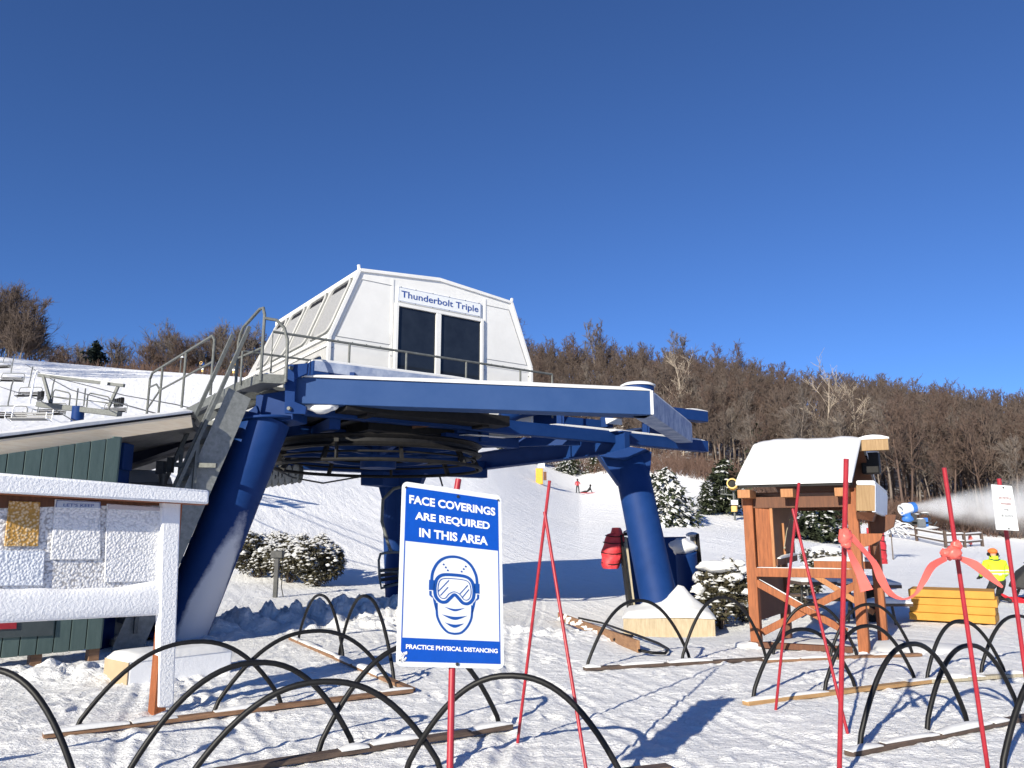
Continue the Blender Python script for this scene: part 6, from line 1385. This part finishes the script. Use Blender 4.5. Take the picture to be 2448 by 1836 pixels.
# ridge trees on the left
RG = "bare trees on the crest at the left"
def ridge(px, base, top, Y_, lab, k, dens=1.3, mt=BARKG, grp=RG, spread=.36, clear=.2):
    x = at(px, base, Y_).x; zb = tz(x, Y_); H = at(px, top, Y_).z-zb; o = proto_tree(500+k, H, mt, dens=dens, tw=.035, spread=spread, clear=clear); o.location = (x, Y_, zb); tag(o, lab, "tree", grp); return o
ql = random.Random(3)
for i, (px, top) in enumerate(((-60, 690), (-30, 700), (-5, 690), (14, 694), (30, 702), (42, 716), (52, 735), (0, 740), (24, 745), (66, 760), (78, 772), (90, 782), (-40, 760), (46, 770))):
    ridge(px, 850, top, 140+ql.random()*9, "bare tree in the tall dark clump on the left crest", i, 1.5, BARK, "tall bare trees in the left crest clump", .34, .18)
for i, (px, top, lab) in enumerate(((140, 832, "low distant bare tree on the crest next to the tall clump"), (192, 836, "low bare tree left of the dark conifer on the crest"), (277, 822, "rounded bare tree right of the dark conifer on the crest"), (345, 822, "bare tree behind the catwalk rail's lower end"), (388, 798, "broad bare tree with a domed crown above the catwalk rail"), (425, 815, "bare tree right of the domed one on the crest"), (462, 822, "bare tree between the stair rails on the crest"), (500, 805, "bare tree behind the upper stair rail"), (535, 790, "tallest bare tree beside the landing rail"), (575, 795, "bare tree behind the landing's corner rail"), (610, 800, "bare tree seen between landing rail and cabin"))):
    for j in range(2): 
        o = ridge(px+j*11-5, 870, top+j*8, 175+ql.random()*8, lab, 40+i*2+j, 1.5, BARKR if j else BARKG, RG, .42, .12)
        if j: o['label'] = "smaller companion of the "+lab.replace("the ", "", 1) if False else "lower tree beside the "+lab
for i in range(13):     # a few more of the clump, further down the slope's left side, whose shadows streak the snow
    a = R(-37.2-ql.random()*2.5); d = 104+i*3.4; o = copy_tree(protos[i % 8]); o.location = (d*math.sin(a), d*math.cos(a), tz(d*math.sin(a), d*math.cos(a))); o.scale = (1.4,)*3; tag(o, "bare tree in the tall dark clump on the left crest", "tree", "tall bare trees in the left crest clump")
segs = []
for i in range(1500):
    px = ql.uniform(130, 700); a = math.atan((px-1224)/FPX); d = 168+ql.random()*14; x, y = d*math.sin(a), d*math.cos(a); z = tz(x, y)
    for j in range(4):
        p = Vector((x+ql.gauss(0, .4), y, z-.2)); e = p+Vector((ql.gauss(0, .5), ql.gauss(0, .5), 1.0)).normalized()*ql.uniform(1, 3.8); segs.append((tuple(p), tuple(e), .05, .025))
tk2 = mesh_np("crest_scrub", *segs_mesh(segs, 3), BRUSH); tk2['kind'] = 'stuff'; tag(tk2, "reddish scrub along the left crest", "scrub")

# evergreens: trunk, needle sprays and snow lying on the boughs
def evergreen(p, H, Rw, snow, label, seed, lev=26, droop=.3, mat_=NEEDLE, leaf=1., group=None, top_pow=.85):
    q = random.Random(seed); r = thing("evergreen_tree", p, label, "tree", group)
    b = MB(); b.tube([(0, 0, -.3), (0, 0, H*.5), (0, 0, H*.96)], [H*.016, H*.011, H*.003], 8)
    t = b.build("trunk", BARKG, None); t.parent = r
    nv, nf, sv, sf = [], [], [], []
    def quad(Vl, Fl, c, a, w_): k = len(Vl); Vl += [c-a-w_*.6, c-a*.2-w_, c+a, c-a*.2+w_]; Fl.append((k, k+1, k+2, k+3))
    for i in range(lev):
        f = (i+.5)/lev; z = H*(.06+.92*f); rad = Rw*(1-f)**top_pow*(.7+.55*q.random())+.05*Rw; nb = int(7+9*(1-f)); lob_ = [q.uniform(.65, 1.25) for _ in range(6)]
        for j in range(nb):
            a = q.uniform(0, 6.28); L = rad*(.6+.5*q.random())*lob_[int(a/6.2832*6) % 6]; n = max(3, int(L*4.5/leaf)); d = Vector((math.cos(a), math.sin(a), 0)); z1 = z+q.gauss(0, H/lev*.5)
            for m in range(n):
                g_ = (m+.6)/n; c = d*L*g_+Z*(z1-L*droop*g_*g_+.06*H/lev)
                for s_ in range(5):
                    dd = (d*.7+Vector((q.gauss(0, .6), q.gauss(0, .6), q.gauss(-.15, .35)))).normalized(); w_ = dd.cross(Vector((q.gauss(0, .4), q.gauss(0, .4), 1))).normalized(); sz = leaf*(.14+.12*q.random())*(H/6)**.45
                    quad(nv, nf, c+Vector((q.gauss(0, .10), q.gauss(0, .10), q.gauss(0, .07)))*leaf, dd*sz, w_*sz*.42)
                if q.random() < snow:
                    for s_ in range(2):
                        dd = (d+Vector((q.gauss(0, .5), q.gauss(0, .5), -droop*.6))).normalized(); w_ = dd.cross(Z).normalized(); sz = leaf*(.15+.14*q.random())*(H/6)**.45; cc = c+Z*.07*leaf+Vector((q.gauss(0, .08), q.gauss(0, .08), q.gauss(0, .03)))
                        k = len(sv); sv += [cc-dd*sz, cc-w_*sz*.5, cc+dd*sz-Z*sz*.2, cc+w_*sz*.5, cc+Z*sz*.32]; sf += [(k, k+1, k+4), (k+1, k+2, k+4), (k+2, k+3, k+4), (k+3, k, k+4)]
    mesh_np("foliage", np.array([tuple(v) for v in nv]), np.array(nf), mat_, parent=r)
    if sv: mesh_np("snow_load", np.array([tuple(v) for v in sv]), np.array(sf), CAP, parent=r)
    return r
def gp(px, py, Y_): p = at(px, py, Y_); p.z = tz(p.x, p.y); return p
evergreen(gp(1596, 1212, 56), 3.9, 2.3, 1., "snow laden pine with drooping boughs right of the right column", 1, 20, .75, leaf=1.7, top_pow=.38)
evergreen(gp(1555, 1212, 58), 3.6, 1.6, 1., "smaller snow laden pine half behind the right column", 2, 16, .7, leaf=1.6, top_pow=.42)
evergreen(gp(1735, 1240, 66), 4.5, 2.3, .12, "dark green spruce behind the yellow snow gun", 3, 18, .25, leaf=1.5, top_pow=.42)
evergreen(gp(1690, 1238, 64), 2.6, 1.3, .2, "small bushy spruce at the left foot of the dark spruce", 13, 12, .25, leaf=1.2)
evergreen(gp(1955, 1272, 54), 4.6, 2.5, .3, "broad green evergreen seen through the booth", 4, 22, .22, leaf=1.3, top_pow=.5)
evergreen(gp(1815, 1150, 92), 7.5, 2.2, 0., "tall dark conifer behind the booth roof's left end", 5, 24, .25, leaf=1.5)
evergreen(gp(1360, 1128, 124), 3.5, 2.6, .5, "snow dusted evergreen at the wood's border above the skiers", 6, 12, .3, leaf=1.6)
evergreen(gp(1270, 1122, 122), 3.0, 2.2, .5, "snow dusted evergreen behind the yellow padded post", 7, 12, .3, leaf=1.6)
evergreen(gp(1420, 1132, 124), 2.8, 1.8, .3, "dark little evergreen nearest the right column at the wood's border", 14, 12, .3, leaf=1.6)
evergreen(gp(1215, 1085, 126), 3.4, 4.0, .95, "thickly snowed evergreen glimpsed under the cross beam", 15, 12, .4, leaf=1.8)
evergreen(gp(228, 856, 172), 11.5, 5.0, .0, "lone dark conifer on the left crest", 8, 18, .1, mat_=NEEDLEF, leaf=1.9, top_pow=.7)
# snow iced low branches right of the booth's sign box
segs = []; bq = at(2126, 1240, 40); bq.z = tz(bq.x, bq.y); qb = random.Random(9)
ic = thing("iced_branches", bq, "white iced drooping branches beyond the booth's sign box", "branches")
for i in range(26):
    s0 = bq+Vector((qb.gauss(0, .2), qb.gauss(0, .2), 1.2+qb.random()*.3)); d = Vector((qb.uniform(-.5, 1.2), qb.gauss(0, .3), 1)).normalized(); p = s0
    for j in range(6): e = p+d*.17; segs.append((tuple(p-bq), tuple(e-bq), .03, .025)); p = e; d = (d+Vector((.1, 0, -.42))).normalized()
mesh_np("twigs", *segs_mesh(segs, 4), CAP, parent=ic)
mesh_np("stem", *segs_mesh([((0, 0, -.2), (.02, 0, 1.3), .035, .025)], 6), BARKG, parent=ic)

# shrubs: leafy sprays, inner stems, clumps of snow
def shrub(p, r3, snow, label, seed, group=None, n=2600, mat_=LEAFB, clump=110, leaf=.055, big=.085, cap_h=0):
    q = random.Random(seed); r = thing("snowy_shrub", p, label, "shrub", group); rx, ry, rz_ = r3
    nv, nf, sv, sf = [], [], [], []
    lob = [(Vector((q.gauss(0, .5)*rx, q.gauss(0, .5)*ry, rz_*q.uniform(.45, 1.45))), q.uniform(.26, .46)) for _ in range(13)]
    def pt():
        if q.random() < .68:
            c, s = q.choice(lob); d = Vector((q.gauss(0, 1), q.gauss(0, 1), q.gauss(.1, 1))).normalized(); e = Vector((d.x*rx, d.y*ry, d.z*rz_))*s*q.uniform(.75, 1.08); return c+e, d
        d = Vector((q.gauss(0, 1), q.gauss(0, 1), q.gauss(0, .8))).normalized(); k = q.random()**.25*.92; return Vector((d.x*rx*k, d.y*ry*k, rz_*.85+d.z*rz_*.85*k)), d
    for i in range(n):
        c, d = pt()
        if c.z < .02: c.z = abs(c.z)+.02
        for s_ in range(3):
            dd = (d*.6+Vector((q.gauss(0, .6), q.gauss(0, .6), q.gauss(.1, .5)))).normalized(); w_ = dd.cross(Vector((q.gauss(0, 1), q.gauss(0, 1), q.gauss(0, 1)))).normalized(); sz = leaf*(.7+.8*q.random()); cc = c+Vector((q.gauss(0, .03), q.gauss(0, .03), q.gauss(0, .03))); k = len(nv)
            nv += [cc-dd*sz, cc-w_*sz*.4, cc+dd*sz, cc+w_*sz*.4]; nf.append((k, k+1, k+2, k+3))
        if q.random() < snow*(.35+.9*max(0, d.z*.6-d.y*.25-d.x*.35)):
            sz = leaf*(.8+1.3*q.random()); cc = c+d*.03+Z*.03; k = len(sv); w1 = Vector((q.gauss(0, 1), q.gauss(0, 1), 0)).normalized(); w2 = w1.cross(Z)
            sv += [cc-w1*sz, cc-w2*sz*.6, cc+w1*sz, cc+w2*sz*.6, cc+Z*sz*.55]; sf += [(k, k+1, k+4, k+4), (k+1, k+2, k+4, k+4), (k+2, k+3, k+4, k+4), (k+3, k, k+4, k+4)]
    mesh_np("foliage", np.array([tuple(v) for v in nv]), np.array(nf), mat_, parent=r)
    b = MB()
    for i in range(clump):
        c, d = pt(); 
        if d.z < -.15: continue
        c = c+d*.02; s = big*(.35+.75*q.random()); b.blob(p+c, (s*q.uniform(.7, 1.3), s*q.uniform(.7, 1.2), s*q.uniform(.45, .8)), seed*100+i, .55, 2.2, 2)
    if cap_h: b.blob(p+Vector((0, 0, rz_*1.62)), (rx*.86, ry*.86, cap_h), seed, .28, 1.8, 3)
    b.build("snow_clumps", CAP, r, smooth=80)
    if sv: mesh_np("snow_dusting", np.array([tuple(v) for v in sv]), np.array([f[:3] for f in sf]), CAP, parent=r)
    sg = [((0, 0, -.1), (q.gauss(0, .5)*rx, q.gauss(0, .5)*ry, rz_*1.3), .02, .008) for _ in range(10)]; mesh_np("stems", *segs_mesh(sg, 4), BARK, parent=r); return r
SG_ = "snow dusted evergreen shrubs on the slope"
shrub(gp(615, 1380, 24.5), (.95, .8, .78), 1., "snow dusted shrub nearest the left column", 1, SG_)
shrub(gp(690, 1384, 24.0), (.80, .8, .84), 1., "snow dusted shrub in the middle of the three behind the dark post", 2, SG_)
shrub(gp(762, 1396, 22.8), (.78, .75, .78), .9, "rounded snow dusted shrub right of the dark post", 3, SG_)
shrub(gp(1722, 1475, 16.6), (.52, .5, .78), .4, "shrub loaded with thick snow clumps between the footing and the booth", 4, SG_, 1500, clump=52, leaf=.05, big=.20, cap_h=.13)
shrub(gp(1785, 1470, 17.2), (.38, .4, .55), .8, "smaller snow heaped shrub touching the booth's left post", 5, SG_, 800, clump=50, leaf=.05, big=.16)
shrub(gp(1977, 1342, 27), (.64, .6, .55), .5, "round shrub with a dome of snow seen through the booth above the rear rail", 6, SG_, 1500, clump=12, leaf=.06, big=.14, cap_h=.26)
shrub(gp(1925, 1425, 19), (.4, .4, .42), .6, "low shrub with snow seen through the booth below the rear rail", 7, SG_, 900, clump=14, leaf=.05, big=.15, cap_h=.2)

# ------------------------------------------------------------------ snow blown by the machine
m = bpy.data.materials.new("blown_snow"); m.use_nodes = True; n = m.node_tree; n.nodes.clear()
out = n.nodes.new("ShaderNodeOutputMaterial"); pv = n.nodes.new("ShaderNodeVolumePrincipled"); n.links.new(pv.outputs[0], out.inputs['Volume'])
pv.inputs['Color'].default_value = (.95, .96, .98, 1); pv.inputs['Anisotropy'].default_value = -.1
tc = N(n, "ShaderNodeTexCoord"); sx_ = N(n, "ShaderNodeSeparateXYZ"); n.links.new(tc.outputs['Object'], sx_.inputs[0])
def math_(op, a, b=None, v=None):
    o = N(n, "ShaderNodeMath", operation=op); n.links.new(a, o.inputs[0]) if not isinstance(a, (int, float)) else setattr(o.inputs[0], 'default_value', a)
    if b is not None: n.links.new(b, o.inputs[1])
    elif v is not None: o.inputs[1].default_value = v
    return o.outputs[0]
# radius from the plume's own axis (object x), widening with distance
r2 = math_('SQRT', math_('ADD', math_('MULTIPLY', sx_.outputs[1], sx_.outputs[1]), math_('MULTIPLY', sx_.outputs[2], sx_.outputs[2])))
wid = math_('ADD', math_('MULTIPLY', sx_.outputs[0], v=.25), v=.5)
fall = math_('POWER', math_('MAXIMUM', math_('SUBTRACT', 1.0, math_('DIVIDE', r2, wid)), v=0.), v=2.2)
nz = N(n, "ShaderNodeTexNoise"); nz.inputs['Scale'].default_value = .42; nz.inputs['Detail'].default_value = 5; n.links.new(tc.outputs['Object'], nz.inputs[0])
nz2 = math_('MAXIMUM', math_('MULTIPLY', math_('SUBTRACT', nz.outputs[0], v=.33), v=3.2), v=.04)
den = math_('MULTIPLY', math_('MULTIPLY', fall, nz2), math_('DIVIDE', 6.5, wid))
n.links.new(den, pv.inputs['Density'])
LP = 34; vs = []; fs = []; kk = 20
for i in range(9):
    x = LP*i/8; r = .25*x+.5
    for j in range(kk): a = 2*math.pi*j/kk; vs.append((x, r*math.cos(a), r*math.sin(a)))
for i in range(8): fs += [(i*kk+j, i*kk+(j+1) % kk, (i+1)*kk+(j+1) % kk, (i+1)*kk+j) for j in range(kk)]
me = bpy.data.meshes.new("snow_plume"); me.from_pydata(vs, [], fs+[list(range(kk-1, -1, -1)), list(range(8*kk, 9*kk))]); me.materials.append(m)
plm = bpy.data.objects.new("snow_plume", me); COL.objects.link(plm); plm.location = G(.55, .1, 1.95)
plm.rotation_euler = Vector((1, .12, -.005)).to_track_quat('X', 'Z').to_euler(); plm['kind'] = 'stuff'; tag(plm, "cloud of blown snow drifting right from the snow machine", "snow cloud")
